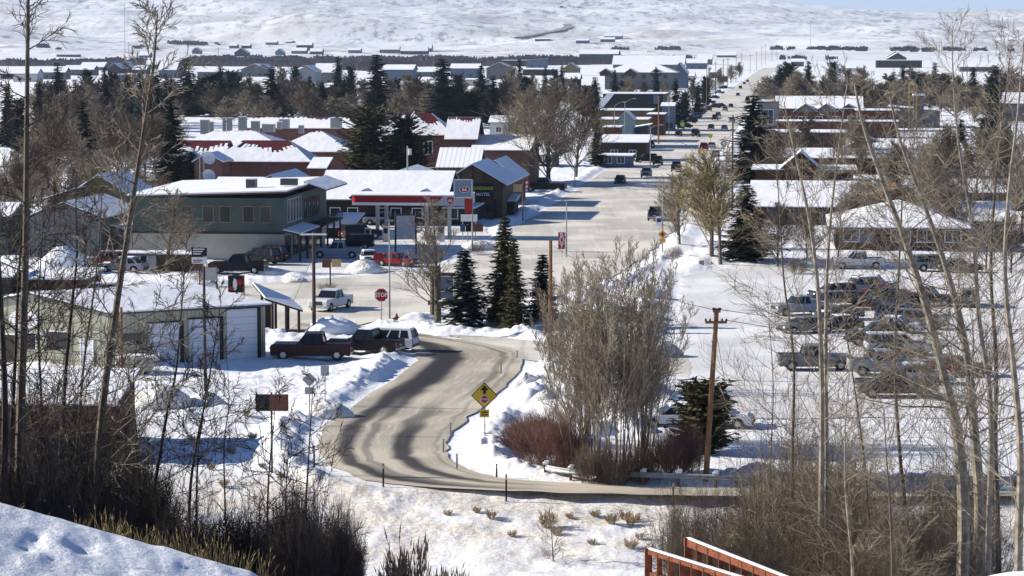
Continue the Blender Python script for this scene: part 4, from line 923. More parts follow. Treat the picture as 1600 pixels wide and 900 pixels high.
# ----- beige metal garage, left
C0 = G(172,576); R0 = G(415,560); L0 = G(-60,563)
def garage():
    r = thing('metal_garage', 'beige ribbed-metal garage with three white overhead doors', 'garage', C0)
    def l(v, z=0): return (v.x-C0.x, v.y-C0.y, z)
    hw = 4.35; B = L0+(R0-C0); n = Vector((0,0,0))
    W_ = MB(); mid = (C0+L0)/2; mid2 = (R0+B)/2; rz = hw+1.15
    W_.poly([l(C0,-.5), l(R0,-.5), l(R0,hw), l(C0,hw)]); W_.poly([l(L0,-.5), l(C0,-.5), l(C0,hw), l(mid,rz), l(L0,hw)])
    W_.poly([l(R0,-.5), l(B,-.5), l(B,hw), l(mid2,rz), l(R0,hw)]); W_.poly([l(B,-.5), l(L0,-.5), l(L0,hw), l(B,hw)]); W_.build('wall', beige_ribs, r)
    u = (R0-C0).normalized(); nn = Vector((u.y,-u.x,0)); v = (L0-C0).normalized(); nv = Vector((-v.y, v.x, 0))
    if nv.y > 0: nv = -nv
    def off(P, a, b, z): Q = P + u*a + v*b; return (Q.x-C0.x, Q.y-C0.y, z)
    Lr = (R0-C0).length; Lf = (L0-C0).length; oo = .3
    R = MB(); R.slab([[off(C0,-oo,-oo,hw+.02), off(R0,oo,-oo,hw+.02), off(mid2,oo,0,rz+.15), off(mid,-oo,0,rz+.15)], [off(mid,-oo,0,rz+.15), off(mid2,oo,0,rz+.15), off(B,oo,oo,hw+.02), off(L0,-oo,oo,hw+.02)]], .26)
    R.build('roof', [roof_snow, dark_steel], r)
    M = Matrix(((u.x, -nn.x, 0, 0), (u.y, -nn.y, 0, 0), (0, 0, 1, 0), (0, 0, 0, 1)))   # local x along wall, y into wall
    for fx, w, h in ((.345, 2.5, 3.25), (.60, 2.5, 3.4), (.845, 2.55, 4.0)):
        m = MB(); x = fx*Lr; m.box(x-w/2, x+w/2, -.06, .0, 0, h, 0, M); dd = m.build('overhead_door', door_white, r)
        m = MB(); m.box(x+w/2, x+w/2+.3, -.1, 0, 0, h+.1, 0, M); m.box(x-w/2-.1, x+w/2+.3, -.1, 0, h, h+.12, 0, M); m.build('frame', sign_black, dd)
    m = MB(); m.box(.085*Lr, .2*Lr, -.05, 0, 1.7, 2.6, 0, M); m.build('dark_window', pane, r)
    Mv = Matrix(((-v.x, -nv.x, 0, 0), (-v.y, -nv.y, 0, 0), (0, 0, 1, 0), (0, 0, 0, 1)))  # x towards the corner
    for t, z0, z1, w, mm, nm in ((2.0, 0, 2.1, 1.0, door_white, 'door'), (4.6, 1.3, 2.6, 1.9, pane, 'window'), (7.2, 1.2, 2.4, 1.3, pane, 'window'), (8.9, .0, 2.2, 1.1, dark_wood, 'door'), (12, 1.3, 2.6, 1.9, pane, 'window')):
        m = MB(); m.box(-t-w/2, -t+w/2, -.05, 0, z0, z1, 0, Mv); k = m.build(nm, mm, r)
        m = MB(); m.box(-t-w/2-.1, -t+w/2+.1, -.08, 0, z1, z1+.1, 0, Mv); m.box(-t-w/2-.1, -t-w/2, -.08, 0, z0, z1, 0, Mv); m.box(-t+w/2, -t+w/2+.1, -.08, 0, z0, z1, 0, Mv); m.build('frame', sign_white, k)
    m = MB(); c = -7.6
    pts = [(c+1.3*math.cos(a), -.07, 3.45+.75*math.sin(a)) for a in [i*math.pi/12 for i in range(24)]]; m.poly([tuple(Mv @ Vector(p)) for p in pts]); s = m.build('oval_sign', sign_white, r)
    m = MB(); [m.box(c+a, c+a+.12, -.1, -.07, 3.2+b, 3.65+b, 0, Mv) for a, b in ((-.7,0),(-.4,.15),(-.1,0),(.2,.2),(.5,.05))]; m.box(c-.6, c+.8, -.1, -.07, 3.35, 3.45, 0, Mv); m.build('emblem', red_paint, s)
garage()
# lean-to porch on the garage
def porch():
    p = G(446,522); r = thing('porch_shelter', 'open porch shelter with a snow-covered roof on dark posts beside the garage', 'shelter', p, rad(20))
    m = MB(); m.slab([[(-1.9,-.6,3.3),(1.3,-.9,2.2),(1.5,3.6,2.7),(-1.9,3.6,4.2)]], .3); m.build('roof', [roof_snow, dark_wood], r)
    for x in (-1.2,0,1.1): 
        for y in (-.3, 3.2):
            m = MB(); m.box(x-.1, x+.1, y-.1, y+.1, -.1, 2.6-x*.22+(y>0)*.4, 0); m.build('post', dark_wood, r)
    m = MB(); m.box(-1.8,-.6,2.5,3.4,0,2.2); m.build('storage_wall', dark_wood, r)
porch()
# brown building front left
h = house('brown_building', 'low red-brown building with a deep snowy roof behind the dark trees at left', 'shed', -90, 178, 722, 630, 9, 'shed', .9, brown_wall, o=.3, t=.22, yaw=0); clean(h)
# ----- green two-storey building
def green():
    a = G(205,408); b = G(445,408); p = (a+b)/2; w = b.x-a.x; s = F/p.y; hw = PD(325,301,p.y).z; zb = PD(325,364,p.y).z; D = 26
    r = thing('green_building', 'two-storey green-sided building over a cream ground floor with a snowy flat roof', 'building', p, YAW)
    m = MB(); m.box(-w/2, w/2, 0, D, zb, hw-.58, 0); m.build('upper_wall', green_siding, r)
    m = MB(); m.box(-w/2+.02, w/2-.02, .03, D-.1, -.4, zb, 0); m.build('ground_floor_wall', cream, r)
    m = MB(); m.box(-w/2-.1, w/2+.1, -.1, .0, zb-.08, zb+.12); m.build('trim_band', dark_wood, r)
    m = MB(); x0, x1 = -w/2-.6, w/2+.5; m.slab([[(x0,-.5,hw-.25),(x1,-.5,hw+.35),(x1,D+.4,hw+.55),(x0,D+.4,hw-.05)]], .35); m.build('roof', [roof_snow, wood], r)
    for xp in (326,353,390,417,292): window(r, (xp-205)/240*w-w/2, PD(325,348,p.y).z, 1.35, 1.95, grid=0, frame=tan_wall)
    # right side: dark glazed upper floor, balcony roof and ground-floor openings
    xr = w/2
    for i in range(5): window(r, 3+i*1.7, zb+1.0, 1.4, 2.7, y=xr, face='r', frame=sign_grey)
    for i in range(4): window(r, 13+i*2.6, zb+.8, 1.6, 2.4, y=xr, face='r', frame=dark_wood)
    for i in range(5): window(r, 2.5+i*4.6, .3, 2.8, 2.4, y=xr, face='r', frame=dark_wood)
    m = MB(); m.slab([[(xr,-.2,zb+.5),(xr+2.0,-.2,zb+.1),(xr+2.0,D*.45,zb+.1),(xr,D*.45,zb+.5)]], .25); m.build('balcony_roof', [roof_snow, dark_wood], r)
    m = MB(); m.box(xr+.02, xr+2.2, D*.47, D, zb-.1, zb+.1); m.build('balcony_floor', dark_wood, r)
    m = MB(); m.slab([[(xr,D*.47,hw+.7),(xr+2.6,D*.47,hw-.2),(xr+2.6,D+.5,hw-.2),(xr,D+.5,hw+.7)]], .25); m.build('porch_roof', [roof_snow, dark_wood], r)
    for y in np.linspace(.3, D-.3, 7):
        m = MB(); m.box(xr+1.75, xr+1.95, y-.1, y+.1, 0, zb); m.build('porch_post', dark_wood, r)
    m = MB(); m.box(xr+2.05, xr+2.12, D*.48, D, zb+.9, zb+1.0); [m.box(xr+2.05, xr+2.12, y, y+.06, zb, zb+.9) for y in np.linspace(D*.48, D-.1, 18)]; m.build('balcony_rail', dark_wood, r)
    m = MB(); m.box(w*.18, w*.18+1.1, 6, 7.2, hw+.2, hw+1.2); m.box(w*.18, w*.18+1.1, 6, 7.2, hw+1.2, hw+1.32, 1); m.build('roof_unit', [dark_steel, roof_snow], r)
    m = MB(); m.box(w*.40, w*.40+1.9, 7, 8, hw+.5, hw+1.25); m.build('roof_unit', dark_steel, r)
green()
# satellite dishes on the roof mast (stands on its own behind the green building)
def dishes():
    p = G(317,300,6); p.z = 0; r = thing('satellite_mast', 'steel mast with two white satellite dishes', 'satellite dish', p)
    m = MB(); 
    for x in (-.35,.15): m.tube((x,0,0),(x,0,11),.08,.06,5)
    for z in (7.2,8.4,9.6,10.6): m.box(-.4,.2,-.05,.05,z,z+.07)
    m.build('mast', steel, r)
    for z in (10.2, 8.0):
        m = MB(); n = 16; c = Vector((.75,-.35,z)); ax = Vector((.45,-.8,.35)).normalized(); u = ax.cross(Vector((0,0,1))).normalized(); v = u.cross(ax)
        rings = [(0,0),(.45,.06),(.85,.25)]
        pts = [[c+ax*h+u*(R*math.cos(2*math.pi*i/n))+v*(R*math.sin(2*math.pi*i/n)) for i in range(n)] for R, h in rings[1:]]
        for i in range(n):
            j = (i+1)%n; m.poly([c, pts[0][i], pts[0][j]]); m.poly([pts[0][i], pts[1][i], pts[1][j], pts[0][j]])
        dd = m.build('dish', sign_white, r); m = MB(); m.tube(c+u*.6, c+ax*.8, .03,.03,3); m.tube(c-u*.6, c+ax*.8,.03,.03,3); m.tube(c, (0,0,z-.1), .06,.06,4); m.build('feed_arm', steel, dd)
dishes()
# white-roofed building immediately behind the green one
h = house('shop_building', 'grey gabled shop behind the green building with bluish shaded roof slopes', 'building', 372, 475, 372, 301, 16, 'gy', 2.3, grey_wall, wins=[(.3,3,1.2,1.4),(.7,3,1.2,1.4)]); clean(h)
h = house('shop_building', 'low snowy-roofed annex joined behind the left of the grey gabled shop', 'building', 330, 420, 352, 296, 12, 'gx', 1.4, grey_wall); clean(h)
# long motel/store wing behind the canopy
h = house('long_building', 'long low building with a broad snow-covered roof behind the gas canopy', 'building', 504, 690, 352, 306, 15, 'gx', 3.1, dark_wood, o=1.0, wins=[(.1,1,1.5,1.4),(.25,1,1.5,1.4),(.5,1,1.5,1.4),(.62,1,1.5,1.4),(.8,1,1.5,1.4)])
for fx in (.36, .86):
    w, hw, D = h['w'], h['hw'], h['D']; x = fx*w-w/2; m = MB(); m.slab([[(x-2.1,-1.3,hw-.1),(x,-1.3,hw+.95),(x,3.2,hw+.95),(x-2.1,1.0,hw-.1)],[(x,-1.3,hw+.95),(x+2.1,-1.3,hw-.1),(x+2.1,1.0,hw-.1),(x,3.2,hw+.95)]], .2); m.poly([(x-1.9,-1.1,hw-.3),(x+1.9,-1.1,hw-.3),(x,-1.1,hw+.7)],1); m.build('entry_gable', [roof_snow, dark_wood], h)
clean(h)
h = house('shop_building', 'low gabled building peeking over the long snowy roof below the dark pines', 'building', 575, 680, 322, 282, 16, 'gy', 1.7, grey_wall); clean(h)
# ----- red-roofed school buildings
def comb(root, P, n, lo, hi, th=.14, name='snow_cover', seed=0):
    """snow sheet lying on a roof plane, its upper edge melted into teeth. P = eave-left, eave-right, ridge-right, ridge-left"""
    r_ = random.Random(seed); m = MB(); A, B, C_, D_ = [Vector(p) for p in P]; nrm = (B-A).cross(D_-A).normalized()*th
    if nrm.z < 0: nrm = -nrm
    f = lambda u, v: (A.lerp(B, u)).lerp(D_.lerp(C_, u), v)
    for i in range(n):
        u0, u1 = i/n, (i+1)/n; low = lo+(hi-lo)*(.3*math.sin(i*.31+seed)+.2*math.sin(i*.83+seed*2)+.5); top = low + (hi-lo)*.5*r_.random()**2; um = u0+(u1-u0)*r_.uniform(.35,.8)
        for a, b, t in ((u0, um, top), (um, u1, low-.04)):
            q = [f(a,0), f(b,0), f(b,t), f(a,t)]; Q = [p+nrm for p in q]; m.poly(Q)
            for k in range(4): m.poly([q[k], q[(k+1)%4], Q[(k+1)%4], Q[k]])
    return m.build(name, roof_snow, root)
def school(name, label, px0, px1, yb, yw, D, rise, roof='hip', lo=.55, hi=.8, red=True, wins=(), o=.6, rsides=True, seed=1):
    r = house(name, label, 'building', px0, px1, yb, yw, D, roof, rise, brick, rm=red_metal if red else roof_snow, fm=brown_wall, o=o, t=.25, wins=wins)
    if red:
        w, hw = r['w'], r['hw']; P = roofpolys(roof, w, D, hw, rise, o)
        q = [Vector(p)+Vector((0,0,.02)) for p in P[0]]; comb(r, q, max(12, int(w/1.1)), lo, hi, seed=seed)
        for k in ((1,2,3) if roof == 'hip' else (1,)):
            Q = [Vector(p)+Vector((0,0,.03)) for p in P[k]]; m = MB()
            if len(Q) == 3: a, b, c = Q; m.slab([[a, b, b.lerp(c,.96), a.lerp(c,.96)]], .02)
            else: a, b, c, d_ = Q; m.slab([[a, b, b.lerp(c,.93), a.lerp(d_,.93)]], .02)
            for v in range(0): pass
            m.v = [(x,y,z+.12) for x,y,z in m.v]; m.build('snow_sheet', [roof_snow, roof_snow], r)
    return clean(r)
school('school_building', 'front brick school wing with a red hip roof partly cleared of snow', 333, 484, 300, 249, 8.5, 3.0, 'hip', .45, .85, seed=2)
school('school_building', 'low left wing of the brick school with a strip of bare red roof', 268, 345, 292, 250, 12, 3.0, 'gx', .5, .9, seed=3)
h = house('entry_gable', 'small brick gable with dark trim at the left corner of the school', 'building', 304, 347, 305, 250, 7, 'gy', 1.2, brick, rm=roof_snow); clean(h)
school('school_building', 'long snow-roofed school wing behind the front red hip roof', 272, 440, 272, 228, 13, 2.6, 'hip', .92, .99, seed=4)
school('school_building', 'right snowy hip-roofed school wing with a dark red eave', 425, 548, 280, 235, 13, 3.2, 'hip', .9, .98, seed=5)
h = school('school_building', 'rear school wing showing a thin line of bare red ridge', 378, 560, 236, 200, 26, 2.2, 'gx', .72, .92, seed=6)
def rooftop(px, py, w, hh, label, z=6.6, m=steel):
    p = G(px, py, z); r = thing('roof_vent', label, 'vent', p, YAW); b = MB(); b.box(-w/2, w/2, 0, w, -.6, hh); b.build('housing', m, r); b = MB(); b.box(-w/2-.05, w/2+.05, -.05, w+.05, hh, hh+.12); b.build('snow_cap', roof_snow, r); return r
L = []
for px, py, w, hh, z in [(319,205,1.6,2.2,7),(330,203,.8,1.6,7),(350,205,.6,2.6,7),(356,205,.5,2.6,7),(360,203,.6,2.4,7),(378,203,1.5,2.6,7),(398,202,1.6,1.6,7),(418,202,2.4,1.0,7),(436,198,1.0,1.0,7),(443,196,2.0,1.3,7),(470,204,1.0,1.0,7),(524,196,2.2,1.6,7)]:
    r = rooftop(px, py, w, hh, 'x', z); r['group'] = 'vents and units on the school roofs'; L.append(r)
order_labels(L, 'grey roof vent standing on the snowy school roofs')
h = house('shed_annex', 'small annex with a blue-shaded snowy roof at the right end of the front school wing', 'shed', 484, 508, 304, 262, 5, 'shed', 1.5, brown_wall); clean(h)
# two-storey brick school to the right
school('brick_school', 'two-storey brick school with white-framed windows and red roof combed with snow', 596, 704, 288, 207, 8, 3.3, 'hip', .45, 1.0, wins=[(.68,5.2,1.6,2.4),(.72,1.0,2.4,2.0)], seed=8)
school('brick_school', 'right block of the two-storey brick school under a stepped red roof', 700, 742, 290, 214, 9, 3.2, 'gx', .8, 1.0, wins=[(.2,4.0,1.5,2.7),(.6,4.0,1.5,2.7),(.2,.6,1.5,2),(.6,.6,1.5,2)], seed=9)
h = house('brick_wing', 'single-storey brick wing with a half-shaded snowy roof right of the brick school', 'building', 738, 826, 292, 233, 18, 'gx', 2.2, brick, wins=[(.7,1.5,1.8,1.6),(.85,1.5,1.8,1.6)]); clean(h)
# ----- motel
def motel():
    r = house('motel', 'brown wooden motel front with a snowy gable roof and a lit-coloured name board', 'motel', 691, 786, 342, 283, 17, 'gy', 2.5, wood, o=.7, t=.3, yaw=YAW)
    w, hw = r['w'], r['hw']
    m = MB(); m.box(w*.02, w*.02+2.7*1.0, -.25, -.05, 3.0, 5.0); b = m.build('name_board', sign_black, r)
    text('SUNDANCE', .62, letter_yellow, b, (w*.02+1.35, -.28, 4.3), sx=.85); text('MOTEL', .62, sign_white, b, (w*.02+1.35, -.28, 3.45), sx=1.0)
    for x in (-3.4,-1.5,1.2,3.3):
        m = MB(); m.box(x-.12,x+.12,-.35,-.12,0,2.8); m.build('porch_post', dark_wood, r)
    for x in (-2.6, 2.4): window(r, x, .9, 1.3, 1.3, frame=wood)
    window(r, -.2, 0, 1.0, 2.1, name='door', pm=dark_wood, frame=wood)
    m = MB(); 
    for x in (-1.6, 0, 1.6): m.box(x-.1, x+.1, -.12, -.02, hw+.1, hw+2.3-abs(x)*.62)
    m.build('gable_struts', dark_wood, r); clean(r)
    r = house('motel_wing', 'second motel gable behind the first with a deep blue-shaded roof slope', 'motel', 742, 806, 322, 274, 14, 'gy', 2.4, wood, o=.6, t=.3, wins=[(.85,1,1,1.2)]); clean(r)
    r = house('motel_porch', 'low motel entrance porch with snow-topped awning over a dark doorway', 'porch', 778, 803, 338, 312, 6, 'shed', .5, dark_wood, o=.3, t=.5); clean(r)
motel()
h = house('ribbed_roof_house', 'small house with a white standing-seam snowy roof between the school and the motel', 'house', 686, 746, 312, 258, 9, 'gx', 2.6, tan_wall, rm=mat('seamed_snow_roof', (.84,.85,.87), .6, wave=(0,.75,.72)), o=.5); clean(h)
# ----- gas station canopy and signs
def station_():
    a = G(548,374); b = G(728,374); p = (a+b)/2; p.z = 0; w = b.x-a.x; r = thing('fuel_canopy', 'long red and white gas station canopy on pale columns', 'canopy', p, YAW); z1 = PD(638,305,p.y).z; z0 = PD(638,321,p.y).z
    R = MB(); c = .55
    prof = [(-w/2+c*(1-math.cos(t)), y) for t, y in []]
    m = MB(); m.box(-w/2+.6, w/2-2.8, 0, 7, z0+.35, z1-.1); m.build('red_fascia', red_paint, r)
    m = MB(); k = [( -w/2+.6-.6*math.sin(t), ) for t in []]
    for i in range(6):
        t0, t1 = math.pi/2*i/6, math.pi/2*(i+1)/6; q0 = (-w/2+.6-.6*math.sin(t0), .6-.6*math.cos(t0)); q1 = (-w/2+.6-.6*math.sin(t1), .6-.6*math.cos(t1))
        m.poly([(q1[0],q1[1],z0+.35),(q0[0],q0[1],z0+.35),(q0[0],q0[1],z1-.1),(q1[0],q1[1],z1-.1)])
    m.box(-w/2, -w/2+.58, .6, 6.9, z0+.35, z1-.1); m.build('rounded_end', red_paint, r)
    m = MB(); m.box(-w/2+.1, w/2-2.6, -.04, 7.04, z0, z0+.34); m.build('white_band', sign_white, r)
    m = MB(); m.poly([(w/2-4.0,-.05,z0+.02),(w/2+.3,-.05,z0+.02),(w/2+.3,-.05,z1+.02),(w/2-2.6,-.05,z1+.02)]); m.poly([(w/2-2.78,.0,z0),(w/2+.3,.0,z0),(w/2+.3,7,z0),(w/2-2.78,7,z0)]); m.poly([(w/2+.3,-.05,z0+.02),(w/2+.3,7,z0+.02),(w/2+.3,7,z1+.02),(w/2+.3,-.05,z1+.02)]); m.poly([(w/2-2.78,7,z0),(w/2+.3,7,z0),(w/2+.3,7,z1),(w/2-2.78,7,z1)]); m.build('grey_end_panel', canopy_grey, r)
    m = MB(); m.box(-w/2, w/2+.3, -.1, 7.1, z1-.09, z1+.05); m.build('snow_cover', roof_snow, r)
    e = MB(); pts = [(w/2-1.9+.42*x, -.09, (z0+z1)/2-.02+.5*y) for x, y in ((-.6,.9),(.6,.9),(1,.45),(.8,-.3),(0,-1),(-.8,-.3),(-1,.45))]; e.poly(pts); sh = e.build('shield', sign_red, r); text('66', .5, sign_white, sh, (w/2-1.9,-.13,(z0+z1)/2))
    for px in (586, 593, 700, 664):
        x = (px-638)/180*w; y = 1.5 if px != 593 else 5; m = MB(); m.box(x-.22, x+.22, y, y+.4, 0, z0); m.build('column', canopy_grey, r)
    for i in range(13): 
        pass
    m = MB(); [m.box(x-.015, x+.015, -.02, -.005, z0+.4, z1-.1) for x in np.linspace(-w/2+1, w/2-4.5, 9)]; m.build('seams', sign_red, r)
    h = house('station_store', 'dark-walled gas station store seen under the canopy', 'store', 690, 738, 352, 324, 10, 'flat', .2, dark_wood, wins=[(.3,.8,2,1.5)]); clean(h)
    # fuel pumps
    L = []
    for px, y in ((575,380),(603,378),(690,378)):
        q = G(px,y); t = thing('fuel_pump', 'x', 'fuel pump', q, YAW, 'fuel pumps under the canopy'); m = MB(); m.box(-.35,.35,-.2,.2,0,1.9); m.build('cabinet', sign_grey, t); m = MB(); m.box(-.25,.25,-.23,-.2,1.1,1.7); m.build('display', sign_black, t); L.append(t)
    order_labels(L, 'grey fuel pump under the canopy')
    # pole sign
    q = G(738,392); s = F/q.y; t = thing('price_sign', 'tall pole sign with a red 66 oval over price boards', 'sign', q, 0)
    zt = PD(738,280,q.y).z; zm = PD(738,309,q.y).z; zl = PD(738,334,q.y).z; zo = PD(738,296,q.y).z; wl = 29/s
    m = MB(); m.tube((0,.15,0),(0,.15,zt),.11,.09,8,cap=True); m.build('pole', steel, t)
    m = MB(); m.box(-wl,0,-.1,.1,zm,zt); bd = m.build('board', mat('sign_blue_grey', (.18,.26,.34), .5), t)
    m = MB(); [m.box(*c) for c in ((-wl,0,-.13,-.1,zm,zm+.1),(-wl,0,-.13,-.1,zt-.1,zt),(-wl,-wl+.1,-.13,-.1,zm,zt),(-.1,0,-.13,-.1,zm,zt))]; m.build('border', sign_white, bd)
    m = MB(); n = 20; m.poly([(-wl*.42+.62*math.cos(2*math.pi*i/n), -.14, zo+.4*math.sin(2*math.pi*i/n)) for i in range(n)][::-1][::-1]); ov = m.build('oval', sign_white, bd)
    m = MB(); m.poly([(-wl*.42+.55*math.cos(2*math.pi*i/n), -.16, zo+.34*math.sin(2*math.pi*i/n)) for i in range(n)]); ov2 = m.build('red_oval', sign_red, bd); text('66', .6, sign_white, bd, (-wl*.42,-.19,zo))
    m = MB(); m.box(-wl*.42,0,-.1,.1,zl,zm-.08); m.build('price_board', sign_red, t)
    # boards near the motel
    q = G(705,392); 
station_()
# ----- signs and poles
def post_sign(name, label, cat, px, yb, yt, parts, pr=.05, pm=None, npost=1, gap=0, post='post', zback=0):
    """parts: (px_center, py_top, py_bottom, width_px, material, partname)"""
    q = G(px, yb); q.z = gz(q.x, q.y)-.05; s = F/q.y; r = thing(name, label, cat, q); zt = PD(px, yt, q.y).z - q.z
    for i in range(npost):
        x = (i-(npost-1)/2)*gap/s; m = MB(); m.tube((x,.06,0),(x,.06,zt),pr,pr,6,cap=True); m.build(post, pm or steel, r)
    out = []
    for (pc, t0, t1, wpx, mm, nm) in parts:
        x = (pc-px)/s; z1 = PD(px,t0,q.y).z-q.z; z0 = PD(px,t1,q.y).z-q.z; w = wpx/s; m = MB(); m.box(x-w/2,x+w/2,-.06,0,z0,z1); out.append((m.build(nm, mm, r), x, z0, z1, w))
    return r, out, s
# STOP
def ngon_face(n, rx, rz, cx, y, cz, a0=0): return [(cx+rx*math.cos(a0+2*math.pi*i/n), y, cz+rz*math.sin(a0+2*math.pi*i/n)) for i in range(n)]
def disc(root, name, m_, n, rx, rz, cx, cz, y=-.04, a0=0, th=.03):
    m = MB(); A = ngon_face(n, rx, rz, cx, y, cz, a0); B = [(x, y+th, z) for x, _, z in A]; m.poly(A); m.poly(B[::-1])
    for i in range(n): m.poly([A[i], B[i], B[(i+1)%n], A[(i+1)%n]])
    return m.build(name, m_, root)
q = G(596,503); s = F/q.y; r = thing('stop_sign', 'red octagonal STOP sign at the junction', 'stop sign', q); z = PD(596,461,q.y).z; R_ = 11.2/s
m = MB(); m.tube((0,.05,0),(0,.05,z),.06,.06,6); m.build('post', steel, r)
o1 = disc(r, 'white_rim', sign_white, 8, R_, R_, 0, z, -.03, math.pi/8); o2 = disc(r, 'red_face', sign_red, 8, R_*.93, R_*.93, 0, z, -.05, math.pi/8, .02)
text('STOP', R_*.82, sign_white, o2, (0,-.07,z), sx=.88)
# stop-ahead diamond
q = G(757,697); s = F/q.y; r = thing('stop_ahead_sign', 'yellow diamond stop-ahead sign with black arrow and small plate below', 'warning sign', q)
zc = PD(757,618,q.y).z; R_ = 21/s; zt = PD(757,640,q.y).z; m = MB(); m.tube((.02,.05,0),(.02,.05,zc),.045,.045,6); m.build('post', steel, r)
disc(r, 'black_border', sign_black, 4, R_, R_, 0, zc, -.03); f = disc(r, 'yellow_face', sign_yellow, 4, R_*.92, R_*.92, 0, zc, -.045, 0, .02)
m = MB(); a = .32*R_; m.poly([(-a*.35,-.06,zc+.12*R_),(a*.35,-.06,zc+.12*R_),(a*.35,-.06,zc+.42*R_),(-a*.35,-.06,zc+.42*R_)]); m.poly([(-a,-.06,zc+.4*R_),(a,-.06,zc+.4*R_),(0,-.06,zc+.8*R_)]); m.build('arrow', sign_black, f)
disc(r, 'octagon_rim', sign_white, 8, .33*R_, .33*R_, 0, zc-.28*R_, -.06, math.pi/8, .01); disc(r, 'red_octagon', sign_red, 8, .28*R_, .28*R_, 0, zc-.28*R_, -.075, math.pi/8, .01); text('STOP', .2*R_, sign_white, f, (0,-.085,zc-.28*R_))
m = MB(); z1 = PD(757,640,q.y).z; z0 = PD(757,652,q.y).z; m.box(-7.5/s,7.5/s,-.04,0,z0,z1); pl = m.build('plate', sign_yellow, r); m = MB(); m.box(-5/s,5/s,-.05,-.04,z0+3/s,z0+5/s); m.box(-5/s,5/s,-.05,-.04,z0+7/s,z0+9/s); m.build('marks', sign_black, pl)
# grey backs of signs left of the bend
q = G(484,680); s = F/q.y; r = thing('warning_sign_back', 'grey back of a diamond sign with a square plate below it', 'road sign', q); zc = PD(484,593,q.y).z; m = MB(); m.tube((0,-.04,0),(0,-.04,zc+.3),.04,.04,6); m.build('post', steel, r); disc(r, 'diamond_plate', sign_grey, 4, 11.5/s, 11.5/s, 0, zc, 0)
m = MB(); m.box(-7/s,7/s,0,.03,PD(484,616,q.y).z,PD(484,605,q.y).z); m.build('square_plate', sign_grey, r)
post_sign('rear_facing_sign', 'grey back of a small rectangular sign beside the snow bank', 'road sign', 508, 634, 571, [(508,571,587,13,sign_grey,'plate')], .04)
r, o_, s = post_sign('double_signboard', 'blank brown double signboard on two thin posts at left of the bend', 'signboard', 425, 742, 613, [(411,616,642,22,sign_black,'dark_panel'),(437,616,642,30,sign_brown,'brown_panel')], .06, pole_dark, 1)
# orange diamond and speed sign
q = G(1035,398); s = F/q.y; r = thing('pedestrian_sign', 'orange diamond warning sign with small plate at the right kerb', 'warning sign', q); zc = PD(1035,366,q.y).z; m = MB(); m.tube((0,.05,0),(0,.05,zc),.05,.05,6); m.build('post', steel, r); f = disc(r, 'diamond', sign_orange, 4, 7/s, 7/s, 0, zc); m = MB(); m.box(-.08,.08,-.06,-.045,zc-.25,zc+.2); m.box(-.2,.2,-.06,-.045,zc-.05,zc+.05); m.build('figure', sign_black, f)
m = MB(); m.box(-4.5/s,4.5/s,-.04,0,PD(1035,379,q.y).z,PD(1035,373,q.y).z); m.build('plate', sign_orange, r)
r, o_, s = post_sign('speed_limit_sign', 'white speed limit sign with black figures at the corner', 'road sign', 1058, 388, 347, [(1057,348,363,11,sign_white,'plate')], .05)
pl, x, z0, z1, w = o_[0]; text('SPEED\nLIMIT', .22, sign_black, pl, (x,-.08,z1-.32)); text('25', .55, sign_black, pl, (x,-.08,z0+.38))
r, o_, s = post_sign('banner', 'vertical red banner reading BUY hanging on the near street lamp', 'banner', 878, 402, 362, [(877.5,363,389,10.5,sign_red,'cloth')], .03)
b, x, z0, z1, w = o_[0]
for i, ch in enumerate('BUY'): text(ch, .78, sign_white, b, (x,-.08,z1-.36-i*(z1-z0)*.31))
r, o_, s = post_sign('banner', 'white and blue banner with a dark emblem hanging on the right street lamp', 'banner', 1030, 392, 336, [(1028.5,338,353,9,sign_white,'cloth')], .03)
b, x, z0, z1, w = o_[0]; m = MB(); m.box(x-.2,x+.3,-.08,-.06,z0+.45,z0+.9); m.build('emblem', PAINT['blue'], b)
r, o_, s = post_sign('roadside_sign', 'white board with black lettering lines over a second strip at left', 'sign', 312, 452, 386, [(312,387,400,24,sign_black,'upper_panel'),(312,402,412,24,sign_white,'lower_panel')], .07, pole_dark)
for k, (b, x, z0, z1, w) in enumerate(o_):
    m = MB()
    for i in range(3 if k == 0 else 2): zz = z0+(z1-z0)*(.2+.28*i); m.box(x-w*.4,x+w*(.1+.12*i),-.08,-.06,zz,zz+(z1-z0)*.13)
    m.build('painted_lines', sign_white if k == 0 else sign_black, b)
r, o_, s = post_sign('sign_board', 'pale grey square sign board on two posts', 'sign', 329, 456, 416, [(329,418,438,20,sign_grey,'panel')], .08, pole_dark, 2, 20)
r, o_, s = post_sign('menu_board', 'dark restaurant sign box painted with abstract white and red shapes', 'sign', 370, 462, 430, [(369,430,457,25,sign_black,'panel')], .1, dark_steel)
b, x, z0, z1, w = o_[0]; disc(b, 'white_shape', sign_white, 7, .22, .62, x-.1, z0+.8, -.1); disc(b, 'red_shape', sign_red, 6, .3, .3, x+.35, z0+1.0, -.1); disc(b, 'red_shape', sign_red, 6, .3, .18, x-.45, z0+.4, -.1)
m = MB(); m.box(x+w/2-.06,x+w/2+.06,-.1,.05,z0-.2,z1); m.build('red_edge', sign_red, b)
r, o_, s = post_sign('sign_board', 'brown and tan double-panel sign board before the dark side of the green building', 'sign', 516, 446, 404, [(510,405,418,13,sign_brown,'brown_panel'),(526,405,417,15,sign_tan,'tan_panel')], .09, pole_dark)
r, o_, s = post_sign('letter_board', 'large white changeable-letter sign board below the canopy', 'sign', 634, 398, 330, [(634,337,374,29,sign_grey,'panel')], .12, pole_dark, 2, 32)
